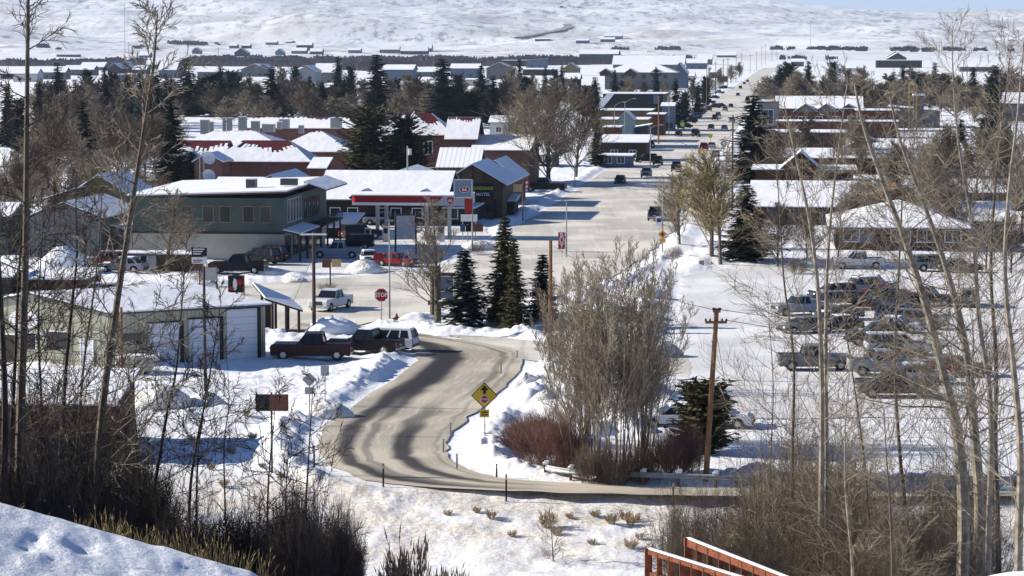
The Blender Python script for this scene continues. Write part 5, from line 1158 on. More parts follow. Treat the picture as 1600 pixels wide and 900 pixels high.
b, x, z0, z1, w = o_[0]; m = MB(); [m.box(x-w*.48,x+w*.48,-.08,-.06,z0+(z1-z0)*t,z0+(z1-z0)*t+.05) for t in (.2,.4,.6,.8)]; m.build('letter_tracks', white_wall, b)
r, o_, s = post_sign('motel_sign_board', 'small white two-part board by the motel drive', 'sign', 733, 376, 344, [(733,335,346,26,sign_white,'upper_board')], .07, steel, 2, 20)
r, o_, s = post_sign('information_board', 'low kiosk with dark and brown panels in front of the motel', 'sign', 737, 384, 350, [(723,350,362,8,blue_wall,'left_panel'),(732,351,362,9,sign_black,'dark_panel'),(746,350,362,18,sign_brown,'brown_panel')], .07, steel, 2, 12)
r, o_, s = post_sign('street_sign', 'tan square sign with a small red sign on the pole right of the motel', 'sign', 817, 345, 283, [(809,288,300,14,sign_tan,'tan_panel'),(823,281,296,9,sign_red,'red_panel')], .1, pole_wood)
b, x, z0, z1, w = o_[1]; [disc(b, 'white_mark', sign_white, 8, .2, .22, x, z0+(z1-z0)*t, -.09) for t in (.3,.72)]
r, o_, s = post_sign('notice_box', 'small grey box on a post in the snow at the right corner', 'box', 1096, 419, 407, [(1096,407,418,8,steel,'box')], .05)
r, o_, s = post_sign('viewing_board', 'large dark picture board on heavy timber posts behind the island trees', 'sign', 700, 481, 425, [(690,432,468,36,blue_wall,'panel')], .2, pole_dark, 2, 44)
b, x, z0, z1, w = o_[0]; m = MB(); m.box(x-w/2-.2,x+w/2+.2,-.2,.25,z0-.5,z0-.1); m.box(x-w/2-.2,x+w/2+.2,-.2,.25,z1+.05,z1+.35); m.build('timber_beams', dark_wood, b)
for px, yb, lab in ((677,496,'thick cut brown trunk post left of the picture board'),(684,503,'second thick post nearer the road by the picture board')):
    q = G(px,yb); s = F/q.y; m = MB(); m.tube((0,0,-.1),(0,0,(yb-415)/s),.32,.28,9,cap=True); o = tag(m.build('timber_post', bark_tan), lab, 'post'); o.location = q
q = G(620,503); s = F/q.y; m = MB(); m.tube((0,0,0),(0,0,.55),.13,.12,8,cap=True); m.tube((0,0,.55),(0,0,.75),.12,.03,8,cap=True); m.tube((-.2,0,.4),(.2,0,.4),.06,.06,6,cap=True); o = tag(m.build('fire_hydrant', red_paint), 'small red fire hydrant right of the stop sign', 'hydrant'); o.location = q
q = G(588,424); m = MB(); m.tube((0,0,0),(0,0,2.0),.09,.09,6); r = thing('flag_post', 'short dark post wrapped with a red and white banner by the snow pile', 'post', q); m.build('post', pole_dark, r); m = MB(); m.box(-.3,.75,-.1,.1,1.3,2.0); m.build('red_cloth', red_paint, r)
q = G(575,421); m = MB(); m.box(-.35,.35,-.3,.3,0,1.0); m.box(-.38,.38,-.33,.33,1.0,1.1); o = tag(m.build('utility_box', mat('box_green', (.06,.12,.09), .6)), 'small green utility box on the snow pile', 'box'); o.location = q+Vector((0,0,.3))
# street lamps with arms
def lamp(px, yb, yt, arm_dx, arm_dy, label, group='street lamps along main street', n='street_lamp'):
    q = G(px, yb); s = F/q.y; z = PD(px,yt,q.y).z; r = thing(n, label, 'street lamp', q, 0, group); m = MB(); m.tube((0,0,0),(0,0,z),.11,.07,6); m.build('pole', steel, r)
    m = MB(); e = (arm_dx/s, 0, z-arm_dy/s); m.tube((0,0,z-.1), (e[0]*.5,0,z+(e[2]-z)*.62), .05,.045,5); m.tube((e[0]*.5,0,z+(e[2]-z)*.62), e, .045,.04,5); m.build('arm', steel, r)
    m = MB(); sg = 1 if arm_dx > 0 else -1; m.box(min(e[0],e[0]+sg*.8),max(e[0],e[0]+sg*.8),-.16,.16,e[2]-.1,e[2]+.08); m.build('lamp_head', sign_grey, r); return r
lamp(885,402,315,-34,-12,'street lamp left of the road nearest the camera, its arm to the left')
lamp(1035,392,285,-17,-9,'street lamp on the right kerb nearest the camera')
lamp(1092,290,236,-32,-14,'street lamp on the right side whose arm reaches over the dark pickup')
lamp(1165,222,178,-26,-12,'street lamp on the right side beside the tall dense spruce')
lamp(1110,152,118,10,-3,'far street lamp at the left of main street')
lamp(898,292,255,12,-5,'short street lamp by the cleared snow at left')
lamp(960,232,165,12,-6,'left-side street lamp before the shops, tall and thin'); lamp(976,236,160,12,-6,'left-side lamp standing before the grey dome-shaped shop'); lamp(1045,212,152,12,-5,'left-side lamp beside the timber pole'); lamp(1016,262,200,14,-5,'left-side lamp by the parked cars')
lamp(1190,240,196,-12,-4,'right-side lamp just behind the tall spruce')
q = G(609,503); z = PD(609,346,q.y).z; r = thing('light_pole', 'slim grey pole rising beside the stop sign', 'pole', q); m = MB(); m.tube((0,0,0),(0,0,z),.09,.06,6); m.build('pole', steel, r); m = MB(); m.box(-.35,.35,-.15,.15,z,z+.15); m.build('lamp_head', steel, r)
# utility poles
def upole(px, yb, yt, label, arms=(), r0=.16, pm=pole_wood, d=None, top_px=None, tr=None, name='utility_pole', steps=False):
    q = G(px, yb) if d is None else at(px, d); s = F/q.y; z = PD(px,yt,q.y).z-q.z; dx = 0 if top_px is None else (top_px-px)/s
    r = thing(name, label, 'utility pole', q, 0); m = MB(); m.tube((0,0,-.3),(dx,0,z),r0,r0*.75,8,cap=True); m.build('pole', pm, r)
    for (ya, hw_, kind) in arms:
        za = PD(px,ya,q.y).z-q.z; x = dx*za/z; w = hw_/s; m = MB(); m.box(x-w,x+w,-.22,-.1,za-.07,za+.07); c = m.build('crossarm', roof_snow if kind == 's' else pm, r)
        m = MB(); [m.tube((x+w*f,-.16,za+.07),(x+w*f,-.16,za+.2),.07,.05,6,cap=True) for f in (-.95,-.55,.55,.95)]; m.build('insulators', pole_dark, c)
    if tr:
        za = PD(px,tr,q.y).z-q.z; m = MB(); m.tube((.35,-.3,za-.45),(.35,-.3,za+.45),.27,.27,10,cap=True); m.build('transformer', sign_grey, r)
    return r, Vector((q.x+dx,q.y,q.z+z))
r1, t1 = upole(1102,757,482,'tall brown utility pole with short crossarms beside the small pine', ((503,17,'w'),(486,6,'w')), .17, pole_wood, None, 1118)
r2, t2 = upole(491,522,362,'dark utility pole with a snow-topped crossarm before the green building', ((366,21,'s'),), .17, pole_dark)
r3, t3 = upole(860,590,375,'plain leaning brown pole inside the willow clump', (), .17, pole_wood)
r4, t4 = upole(321,632,418,'slim dark pole in front of the garage doors', (), .12, pole_dark)
r5, t5 = upole(192,660,480,'reddish brown pole at the corner of the brown building', (), .12, pole_wood)
upole(637,330,228,'pole with a grey transformer rising above the long snowy roof', (), .14, steel, tr=237)
upole(1144,330,180,'slender timber pole beside the dense tall spruce', ((184,8,'w'),), .15, pole_dark)
upole(425,196,165,'wooden pole with crossarm behind the school roofs, left one', ((166,8,'w'),), .14, pole_wood)
upole(400,196,166,'wooden pole with crossarm left of the other behind the school', ((168,6,'w'),), .14, pole_wood)
upole(1029,225,150,'thick timber pole at the left kerb before the shops', (), .2, pole_wood)
upole(1104,175,100,'distant timber pole left of main street', ((103,5,'w'),), .15, pole_wood)
L = []
for px, yb, yt in ((1130,140,92),(1137,135,90),(1150,128,88),(1158,120,82),(1172,114,84),(1182,110,80),(1118,150,96),(1190,104,72),(1196,102,68),(1206,99,76),(1214,98,74)): L.append(upole(px,yb,yt,'x',((yt+3,3,'w'),),.2,pole_wood)[0]); L[-1]['group'] = 'distant utility poles at the far end of main street'
order_labels(L, 'distant utility pole near the far end of main street')
r, _ = upole(207,100,8,'very thin tall radio mast left of the town', (), .3, steel, d=3050, name='radio_mast'); r['category'] = 'radio mast'
r, _ = upole(213,100,66,'distant pole just right of the radio mast', ((70,4,'w'),), .3, pole_dark, d=2950)
r, _ = upole(350,96,74,'distant crossarmed pole near the hillside barns', ((75,6,'w'),), .3, pole_dark, d=3000)
r, _ = upole(627,98,72,'distant pole by the long dark-fronted barn', (), .3, pole_dark, d=3000)
r, _ = upole(1257,78,30,'faint radio mast on the plain right of main street', (), .35, steel, d=4600, name='radio_mast'); r['category'] = 'radio mast'
def wire(name, label, a, b, sag, r_=.02, n=14):
    a = Vector(a); b = Vector(b); m = MB(); pr = a
    for i in range(1, n+1):
        t = i/n; p = a.lerp(b, t) - Vector((0,0,sag*4*t*(1-t))); m.tube(pr, p, r_, r_, 3); pr = p
    return tag(m.build(name, pole_dark), label, 'wire')
tp = PD(1118,486,t1.y)
wire('power_line', 'upper power line running right from the tall pole', PD(1120,483,t1.y), PD(1750,500,t1.y+60), 1.0)
wire('power_line', 'upper power line running left from the tall pole into the willows', PD(1112,483,t1.y), t3+Vector((0,0,-.3)), .6)
wire('power_line', 'lower power line running right from the tall pole crossarm', PD(1133,500,t1.y), PD(1750,520,t1.y+60), 1.1)
wire('guy_wire', 'guy wire slanting down from the tall pole to the lot', PD(1119,520,t1.y), G(1142,650), 0)
wire('power_line', 'wire slung low across the garage doors, upper one', PD(-60,540,170), PD(560,522,225), 1.2)
wire('power_line', 'wire slung low across the garage doors, lower one', PD(-60,552,170), PD(560,530,225), 1.2)
wire('guy_wire', 'guy wire slanting from the dark crossarm pole to the porch', PD(489,400,t2.y), G(446,500), 0)
# delineator posts round the bend
L = []
for px, yb, hh in ((599,760,38),(791,771,44),(1052,776,40),(491,742,36),(714,733,26),(693,708,24),(776,747,24),(704,680,22),(783,585,20),(808,560,14),(440,722,26),(470,735,20)):
    q = G(px,yb); q.z = gz(q.x,q.y)-.03; s = F/q.y; t = thing('marker_post', 'x', 'marker post', q, 0, 'thin marker posts round the bend'); m = MB(); m.box(-.05,.05,-.03,.03,0,hh/s); m.build('post', pole_dark if yb > 735 else steel, t); m = MB(); m.box(-.045,.045,-.04,-.03,hh/s-.28,hh/s-.08); m.build('reflector', sign_grey, t); L.append(t)
order_labels(L, 'thin marker post at the edge of the curving road')
# guardrail
def guardrail():
    A = [G(x,y) for x, y in ((852,746),(880,751),(920,755),(980,757),(1060,760),(1150,762),(1260,763),(1400,764),(1560,764),(1700,764))]; o0 = A[0].copy(); r = thing('guardrail', 'grey steel guardrail with snow on its posts along the road below the willows', 'guardrail', o0)
    P = [Vector(p) for p in smooth_line([tuple(a-o0) for a in A], 6)]; m = MB(); prof = [(-.03,.72),(.05,.66),(-.02,.58),(.05,.5),(-.03,.42)]
    for a, b in zip(P, P[1:]):
        for (y0,z0),(y1,z1) in zip(prof, prof[1:]): m.poly([a+Vector((0,-y0,z0)), b+Vector((0,-y0,z0)), b+Vector((0,-y1,z1)), a+Vector((0,-y1,z1))])
    m.build('rail', galv, r); ln = 0; last = -9; k = 0
    for a, b in zip(P, P[1:]):
        ln += (b-a).length
        if ln - last > 1.9:
            last = ln; m = MB(); m.box(a.x-.08,a.x+.08,a.y+.03,a.y+.2,-.1,.74); p_ = m.build('post', pole_wood, r); c = MB(); c.box(a.x-.15,a.x+.17,a.y-.05,a.y+.28,.74,.84); c.box(a.x-.05,a.x+.2,a.y,a.y+.24,.84,.93); c.build('snow_cap', roof_snow, p_)
guardrail()
# footbridge at bottom right
def bridge():
    a0 = PD(1013,858,51.3); b0 = PD(1128,893,49.3); a1 = PD(1075,842,52.4); b1 = PD(1188,886,49.7); o0 = Vector((a0.x,a0.y,a0.z-1.1)); r = thing('footbridge', 'rust-orange wooden footbridge with snow along its handrails', 'bridge', o0)
    def L_(p, dz=0): return Vector((p.x-o0.x,p.y-o0.y,p.z-o0.z+dz))
    m = MB(); d_ = (b0-a0).normalized(); ext = d_*3.2
    q = [L_(a0,-1.1), L_(b0+ext,-1.1), L_(b1+ext,-1.1), L_(a1,-1.1)]; m.slab([[tuple(q[0]),tuple(q[1]),tuple(q[2]),tuple(q[3])]], .15, 1, 0); m.build('deck', [bridge_wood, roof_snow], r)
    for k, (a, b, n) in enumerate(((a0,b0,4),(a1,b1,4))):
        A = L_(a); B = L_(b+(b-a)*.9); u = (B-A).normalized(); nrm = Vector((-u.y,u.x,0)).normalized()
        def bar(mb, p, q_, hz, hy):
            P = [p+nrm*hy, q_+nrm*hy, q_-nrm*hy, p-nrm*hy]; lo = [v-Vector((0,0,hz)) for v in P]; mb.poly(P); mb.poly(lo[::-1])
            for i in range(4): mb.poly([P[i], lo[i], lo[(i+1)%4], P[(i+1)%4]])
        m = MB(); bar(m, A-u*.08, B, .15 if k else .09, .06); tr_ = m.build('top_rail', bridge_wood, r)
        m = MB(); bar(m, A+Vector((0,0,.035)), B+Vector((0,0,.02)), .025, .045); m.build('snow_cap', roof_snow, tr_)
        m = MB(); bar(m, A-Vector((0,0,.45)), B-Vector((0,0,.45)), .10, .03); m.build('mid_rail', bridge_wood, r)
        m = MB(); bar(m, A-Vector((0,0,.85)), B-Vector((0,0,.85)), .10, .03); m.build('low_rail', bridge_wood, r)
        for i in range(13):
            p = A.lerp(B, (i+.02)/12.2); hw_ = .075 if i in (0,) else .055; m = MB(); m.box(p.x-hw_,p.x+hw_,p.y-hw_,p.y+hw_,p.z-1.3,p.z-.02+(.05 if i == 0 else 0)); m.build('post', bridge_wood, r)
bridge()
# snow piles
def pile(px, yb, wpx, hpx, label, seed, m_=None, dep=.6):
    q = G(px, yb); s = F/q.y; w = wpx/s/2; hh = hpx/s; n = 26; v = []; f = []; r_ = random.Random(seed)
    for j in range(9):
        for i in range(n):
            a = 2*math.pi*i/n; t = j/8; R = (1-t**2.4)**.8; k = 1+.35*float(fbm(np.array([math.cos(a)*2+seed*9]), np.array([math.sin(a)*2+t*3]), 1.2, seed % 3, 3)[0])
            v.append((math.cos(a)*w*R*k, math.sin(a)*w*dep*R*k, hh*t*(.93+.14*r_.random()) - .15*(j == 0)))
    for j in range(8):
        for i in range(n): k = (i+1)%n; f.append((j*n+i, j*n+k, (j+1)*n+k, (j+1)*n+i))
    f.append(tuple(8*n+i for i in range(n))); me = bpy.data.meshes.new('snow_pile'); me.from_pydata(v, [], f); me.polygons.foreach_set('use_smooth', [True]*len(f)); me.materials.append(m_ or snow_pile_m)
    o = tag(link('snow_pile', me), label, 'snow pile'); q.y += w*dep; q.x = q.x; o.location = (q.x, q.y, 0); return o
pile(518,524,84,28,'bluish shaded snow pile behind the parked trucks',1,snow)
pile(568,428,62,22,'ploughed snow heap in front of the white car at the station',2)
pile(250,640,100,36,'large lumpy snow pile before the garage yard',3); pile(318,636,60,22,'smaller lumpy snow pile right of the large one',4)
pile(745,392,60,16,'snow heap below the motel boards',5); pile(420,430,70,10,'low ploughed snow ridge by the dark parked cars',6); pile(462,442,40,9,'small snow lump by the crossarm pole',7)
pile(1270,418,60,14,'snow pile at the top left of the parking lot',8); pile(848,500,30,14,'small snow mound at the foot of the island spruces',9); pile(853,645,60,34,'ploughed snow heap left of the willow stems',12); pile(822,610,50,26,'rough snow heap inside the bend by the leaning pole',13); pile(1030,560,70,26,'shaded snow heap right of the willow stems',14); pile(1005,470,80,22,'snow heap at the edge of the lot behind the willows',15)
pile(95,430,90,44,'big snow-covered mound among the yard junk at left',10,snow,.5); pile(505,655,90,26,'ploughed snow bank beside the grey sign backs',11); pile(1130,655,60,20,'low snow heap beside the covered car',16); pile(1185,745,70,20,'snow hump below the small pine',17)
# ---------------------------------------------------------------- more buildings
def H_(*a, **k): return clean(house(*a, **k))
H_('tan_house', 'tan gabled house half hidden by the brown brush at left', 'house', 112, 200, 372, 300, 12, 'gy', 2.3, tan_wall, o=.5)
H_('tan_house', 'lower tan wing stepping down left from the gabled house', 'house', 74, 116, 376, 309, 9, 'shedx', 1.3, tan_wall, o=.4)
H_('metal_barn', 'grey ribbed-metal barn with a rounded snowy roof in the yard at left', 'barn', 44, 160, 404, 336, 16, 'gy', 1.6, grey_ribs, o=.5)
H_('metal_shed', 'flat snowy-roofed lean-to right of the grey metal barn', 'shed', 158, 206, 400, 346, 12, 'shedx', -1.0, grey_ribs, o=.3)
H_('brown_shed', 'tiny brown shed with a snow cap beside the white siding wall', 'shed', 162, 196, 392, 363, 5, 'shed', 1.1, dark_wood, o=.3)
H_('white_shed', 'narrow white sided wall end next to the tiny brown shed', 'shed', 194, 207, 404, 350, 6, 'flat', .3, white_wall)
H_('green_shed', 'small shed with greenish wall at the far left edge', 'shed', -30, 14, 400, 335, 8, 'gx', 1.2, green_siding)
H_('low_cabin', 'low dark red-brown outbuilding with a snowy roof behind the garage', 'shed', 40, 138, 460, 434, 5, 'shed', .6, brown_wall, o=.3, t=.35)
H_('low_cabin', 'dark outbuilding at the left edge with a thick snow roof', 'shed', -50, 18, 462, 430, 5, 'shed', .6, dark_wood, o=.3, t=.4)
H_('white_trailer', 'white covered trailer with snow on its roof beside the station wagon', 'trailer', 194, 244, 424, 395, 3, 'flat', .2, white_wall, o=.1, wins=[(.62,.6,.9,1.2)])
H_('storage_shed', 'long low snow-topped shed behind the round bare tree', 'shed', 244, 305, 424, 396, 4, 'flat', .2, wood, o=.2)
# porch canopies by the green building
H_('awning', 'blue-shaded snowy awning on posts right of the green building', 'awning', 512, 548, 372, 354, 9, 'shed', 1.2, dark_wood, o=.3, t=.3)
# left side of main street, behind motel, up the street
S_ = [ (830,868,262,240,8,'gx',1.2,grey_wall,'small house behind the big round bare tree'),
 (765,812,212,190,10,'gx',1.5,white_wall,'white shop with snow roof above the brick wing'),
 (815,850,220,203,8,'gx',1.3,tan_wall,'low roof just left of the big round bare tree'),
 (935,985,262,243,10,'flat',.4,blue_wall,'low shaded shop with a blue snowy flat roof by the parked cars'),
 (938,1010,252,222,12,'shed',1.2,dark_wood,'shop with a bluish sloped awning roof behind the parked vehicles'),
 (944,967,236,198,10,'flat',.4,brown_wall,'small red-brown false-front shop'),
 (967,988,232,184,10,'gy',1.6,mat('pale_blue_wall',(.25,.33,.33),.7),'pale blue-green arched-front shop'),
 (985,1012,230,200,14,'shedx',.8,grey_wall,'grey shop next to the pale blue-green arched one'),
 (935,1010,222,186,16,'flat',.5,tan_wall,'long tan shop with flat snowy roof halfway up the street'),
 (960,978,190,172,6,'flat',.4,brown_wall,'reddish shop sign wall poking above the snowy roofs'),
 (925,1016,205,172,18,'flat',.5,wood,'wide snow-roofed shop below the dark-fronted building'),
 (1012,1036,212,178,14,'flat',.4,brown_wall,'narrow brick shop beside the thick timber pole'),
 (1034,1052,205,165,14,'gx',.8,blue_wall,'dark blue shop at the kerb')]
for i, (x0,x1,yb,yw,D,rf,rs,wm,lab) in enumerate(S_): H_('shop', lab, 'shop', x0, x1, yb, yw, D, rf, rs, wm, wins=[(.3,.8,1.6,1.6),(.7,.8,1.6,1.6)], wsub=(i < 6))
def theatre():
    r = house('dark_fronted_hall', 'broad hall with a black lettered front under a white eave, halfway up the street', 'building', 942, 1036, 186, 146, 22, 'flat', .4, sign_black, o=.8, wins=()); w, hw = r['w'], r['hw']
    m = MB(); m.box(-w*.32, w*.3, -.25, -.1, hw*.32, hw*.32+.6); m.build('pale_strip', sign_brown, r)
    m = MB(); m.box(w*.34, w*.42, -.3, -.05, hw*.6, hw*.95); m.build('blue_panel', blue_wall, r)
    m = MB(); m.slab([[(-w*.62,-1.2,hw*.45),(-w*.5,-1.2,hw*.45),(-w*.3,-.9,hw+.1),(-w*.42,-.9,hw+.1)]], .3); m.build('sloping_gable_roof', [roof_snow, trimm], r); clean(r)
theatre()
# large lodge-like buildings beyond
H_('large_lodge', 'long grey two-storey lodge with three roof gables below a snowy roof', 'lodge', 945, 1056, 140, 112, 26, 'hip', 5, grey_wall, o=.8, wins=[(f,z,2,2.2) for f in (.1,.25,.4,.55,.7,.85) for z in (1.5,6)], wsub=False)
L = []
for px in (946,985,1025):
    q = G(px,140); s = F/q.y; r = thing('dormer', 'x', 'gable', q, YAW, 'dormer gables on the long lodge'); z = PD(px,114,q.y).z; m = MB(); m.prism_y([(-3,z-1.6),(3,z-1.6),(3,z),(0,z+2),(-3,z)],-1,5); m.build('gable_wall', dark_wood, r); m = MB(); m.slab([[(-3.8,-1.6,z),(0,-1.6,z+2.5),(0,6,z+2.5),(-3.8,6,z)],[(0,-1.6,z+2.5),(3.8,-1.6,z),(3.8,6,z),(0,6,z+2.5)]],.4); m.build('roof', [roof_snow, trimm], r); L.append(r)
order_labels(L, 'dormer gable on the long grey lodge front')
H_('large_lodge', 'second snowy-roofed lodge block behind the three-gabled one', 'lodge', 958, 1068, 122, 100, 26, 'gx', 6, grey_wall, o=.8, wins=[(.9,3,2,3)], wsub=False)
H_('large_lodge', 'blue-shaded lodge wing stepping down to the right', 'lodge', 1050, 1072, 138, 112, 30, 'gy', 5, blue_wall, o=.6)
H_('hall', 'hall with a broad snowy roof on the skyline of the town left of the street', 'building', 905, 965, 100, 84, 40, 'gx', 5, grey_wall, o=1, wsub=False)
# right side of main street
def grey_box():
    r = house('grey_building', 'grey stone-fronted building with a snowy flat roof behind the tall spruce', 'building', 1184, 1216, 212, 158, 20, 'flat', .4, mat('grey_block',(.2,.2,.21),.8,noise=.2,ns=.3), wins=[(.5,3,2.8,4)]); clean(r)
grey_box()
H_('arcade_building', 'long snowy-roofed building with a row of small gables beside the grey block', 'building', 1214, 1345, 200, 168, 18, 'gx', 3.2, brown_wall, o=.6, wins=[(f,1,2.2,2.4) for f in (.12,.3,.5,.7,.88)])
L = []
for px in (1258,1290,1325):
    q = G(px,200); z = PD(px,170,q.y).z; r = thing('small_gable', 'x', 'gable', q, YAW, 'small gables on the arcade building'); m = MB(); m.prism_y([(-3,z-1),(3,z-1),(0,z+1.2)],-.9,4); m.build('gable_wall', grey_wall, r); m = MB(); m.slab([[(-3.6,-1.4,z-.8),(0,-1.4,z+1.6),(0,5,z+1.6),(-3.6,5,z-.8)],[(0,-1.4,z+1.6),(3.6,-1.4,z-.8),(3.6,5,z-.8),(0,5,z+1.6)]],.3); m.build('roof', [roof_snow, trimm], r); L.append(r)
order_labels(L, 'small roof gable on the long arcade building')
R_ = [(1340,1402,206,172,16,'flat',.4,brown_wall,'brick shop with a flat snowy roof right of the gabled arcade'),
 (1395,1468,200,166,18,'shedx',-1.2,grey_wall,'dark grey roofed block with the snow-capped chimney'),
 (1216,1400,216,189,10,'flat',.4,brown_wall,'long low shop with a thin snowy roof below the arcade'),
 (1200,1320,243,206,14,'flat',.6,log_wall,'log-walled building with a ragged snowy flat roof'),
 (1322,1388,246,228,12,'gy',2.2,dark_wood,'dark open gable facing the viewer among bare trees'),
 (1214,1378,275,246,14,'shed',1.2,log_wall,'wide building with a double snowy roof edge'),
 (1372,1505,278,246,18,'shed',2.0,log_wall,'building with a deep snow-covered roof right of the dark gable'),
 (1180,1332,330,264,12,'flat',.6,log_wall,'long log motel row with a small centre gable'),
 (1335,1450,300,279,10,'flat',.5,mat('blue_grey_wall',(.14,.18,.25),.8),'blue-grey walled low building with a red mark'),
 (1370,1470,312,291,10,'gx',1.0,grey_wall,'low grey roof just behind the brown shingled lodge'),
 (1176,1338,352,322,16,'shed',2.6,log_wall,'long low building with a broad snowy roof left of the lodge'),
 (1450,1580,300,272,14,'gx',1.6,grey_wall,'low snowy roof among bare trees at right'),
 (1490,1600,330,298,10,'gx',1.5,tan_wall,'small cabins row near the right edge'),
 (1560,1640,190,160,16,'gx',3,grey_wall,'grey house with a snow-edged roof at the right margin'),
 (1430,1500,160,140,16,'gx',2,grey_wall,'small pale roofs in front of the right treeline')]
for (x0,x1,yb,yw,D,rf,rs,wm,lab) in R_: H_('low_building', lab, 'building', x0, x1, yb, yw, D, rf, rs, wm, wins=[(.2,.8,1.8,1.5),(.45,.8,1.8,1.5),(.7,.8,1.8,1.5)], wsub=False, o=.6)
def gable_on(px, yb, y0, hw_, rise, lab, wm=log_wall):
    q = G(px,yb); q = q+Vector((0,-.1,0)); z = PD(px,y0,q.y).z; s = F/q.y; w = hw_/s; r = thing('centre_gable', lab, 'gable', q, YAW); m = MB(); m.prism_y([(-w,0),(w,0),(w,z),(0,z+rise),(-w,z)],-.5,6); m.build('gable_wall', wm, r); m = MB(); m.slab([[(-w-.5,-1.1,z),(0,-1.1,z+rise+.3),(0,7,z+rise+.3),(-w-.5,7,z)],[(0,-1.1,z+rise+.3),(w+.5,-1.1,z),(w+.5,7,z),(0,7,z+rise+.3)]],.28); m.build('roof',[roof_snow,trimm],r)
gable_on(1250,330,262,26,2.2,'log gable with snow edges in the middle of the long log row')
def chimney_tower():
    q = G(1436,205); z0 = PD(1436,160,q.y).z; z1 = PD(1436,147,q.y).z; r = thing('roof_cupola', 'small square cupola with a snow cap on the dark grey roof', 'cupola', q, YAW); m = MB(); m.box(-1.4,1.4,4,6.8,z0-3,z1-.6); m.build('shaft', grey_wall, r); m = MB(); m.box(-1.7,1.7,3.7,7.1,z1-.6,z1); m.build('snow_cap', roof_snow, r)
    q = G(1426,205); z0 = PD(1426,150,q.y).z; z1 = PD(1426,131,q.y).z; r = thing('bell_frame', 'tall pale sign frame above the dark grey roof', 'sign', q, YAW); m = MB(); m.box(-1.2,-.9,2,2.3,0,z1); m.box(.9,1.2,2,2.3,0,z1); m.box(-1.2,1.2,2,2.3,z1-.3,z1); m.box(-1.2,1.2,2,2.3,z0+1,z0+1.3); m.build('frame', sign_yellow, r)
chimney_tower()
def lodge():
    r = house('hip_roof_lodge', 'brown lodge with a wide white hip roof behind the parking lot', 'lodge', 1306, 1508, 392, 350, 20, 'hip', 2.3, log_wall, o=1.0, wins=[(.12,1,2,1.6),(.5,1,2.4,1.6),(.7,1,2.4,1.6),(.9,1,2,1.6)]); w, hw = r['w'], r['hw']
    m = MB(); m.box(-w*.35,-w*.2,-.06,0,.9,2.2); m.build('blue_window_band', blue_wall, r); clean(r)
    r = house('shingle_roof', 'brown bare-shingled roof ridge rising behind the white lodge roof', 'building', 1316, 1490, 360, 324, 14, 'gy', 2.6, brown_wall, rm=mat('brown_shingles', (.17,.085,.04), .9, noise=.4, ns=1.5), o=.6, d=None); clean(r)
    r = house('lodge_wing', 'snow-roofed wing extending right of the hip-roofed lodge', 'building', 1500, 1575, 380, 342, 14, 'gx', 1.8, log_wall, o=.7, wins=[(.3,1,2,1.5),(.7,1,2,1.5)]); clean(r)
lodge()
# ----- rooftops across the far side of town
rf = random.Random(9)
L = []
def far(px0, px1, yb, yw, D, roof, rise, wm, **k):
    r = clean(house('far_house', 'x', 'house', px0, px1, yb, yw, D, roof, rise, wm, o=.7, t=.5, wins=[(.3,1,2,1.6),(.7,1,2,1.6)], wsub=False, **k)); L.append(r); return r
for a in [(100,146,118,108,16,'gx',3,grey_wall),(60,102,124,112,14,'gx',3,grey_wall),(125,162,110,104,20,'gx',4,blue_wall),(168,190,116,106,18,'gy',4,dark_wood),(186,206,114,105,18,'gy',5,dark_wood),(208,228,116,108,16,'gx',3,grey_wall),(170,215,128,116,14,'flat',1,blue_wall),(248,275,122,108,20,'gx',6,blue_wall),(228,246,108,100,14,'gx',4,dark_wood),(308,368,126,112,18,'flat',1,grey_wall),(376,420,120,108,18,'gy',4,grey_wall),(20,58,128,114,14,'gx',3,white_wall),(0,24,124,114,14,'gx',3,grey_wall)]: far(*a)
order_labels(L, 'snow-roofed house in the line above the left evergreens'); [o.__setitem__('group','houses above the left evergreens') for o in L]; L = []
for a in [(400,422,120,106,16,'gy',3,grey_wall),(466,492,134,110,20,'gy',3,mat('steel_wall',(.2,.22,.24),.6)),(491,524,132,112,20,'gx',5,grey_ribs),(598,645,126,108,20,'gx',3,blue_wall),(584,608,120,110,16,'flat',1,grey_wall),(704,748,122,106,18,'gx',3,blue_wall),(692,706,112,105,14,'flat',1,dark_wood),(760,800,124,106,20,'gy',4,grey_wall),(785,826,104,94,24,'flat',1,dark_wood),(822,852,106,94,26,'shedx',2,blue_wall),(817,868,118,108,18,'flat',1,dark_wood),(640,688,120,112,16,'flat',1,grey_wall),(880,904,118,106,16,'gy',4,tan_wall),(880,905,134,122,14,'gx',3,grey_wall),(640,690,140,130,14,'flat',1,white_wall),(700,760,134,124,14,'flat',1,white_wall),(475,520,146,136,14,'gx',2,grey_wall)]: far(*a)
order_labels(L, 'snow-roofed house or shed in the middle of the far townscape'); [o.__setitem__('group','buildings in the middle of the far townscape') for o in L]; L = []
for a in [(985,1010,92,84,30,'gx',5,grey_wall),(1036,1068,88,82,30,'flat',1,blue_wall),(1120,1150,96,86,26,'gx',5,grey_wall),(1090,1112,102,92,24,'gx',5,tan_wall),(1146,1160,110,102,18,'gx',4,white_wall),(1072,1104,108,98,20,'gx',4,blue_wall),(1108,1124,122,112,16,'gx',3,grey_wall),(1060,1084,128,118,16,'gx',3,white_wall),(1085,1100,146,134,12,'flat',1,white_wall),(1098,1112,136,126,12,'flat',1,brown_wall),(1124,1136,128,118,12,'gx',2,brown_wall)]: far(*a)
order_labels(L, 'snow-roofed building left of the far end of main street'); [o.__setitem__('group','buildings near the far end of main street') for o in L]; L = []
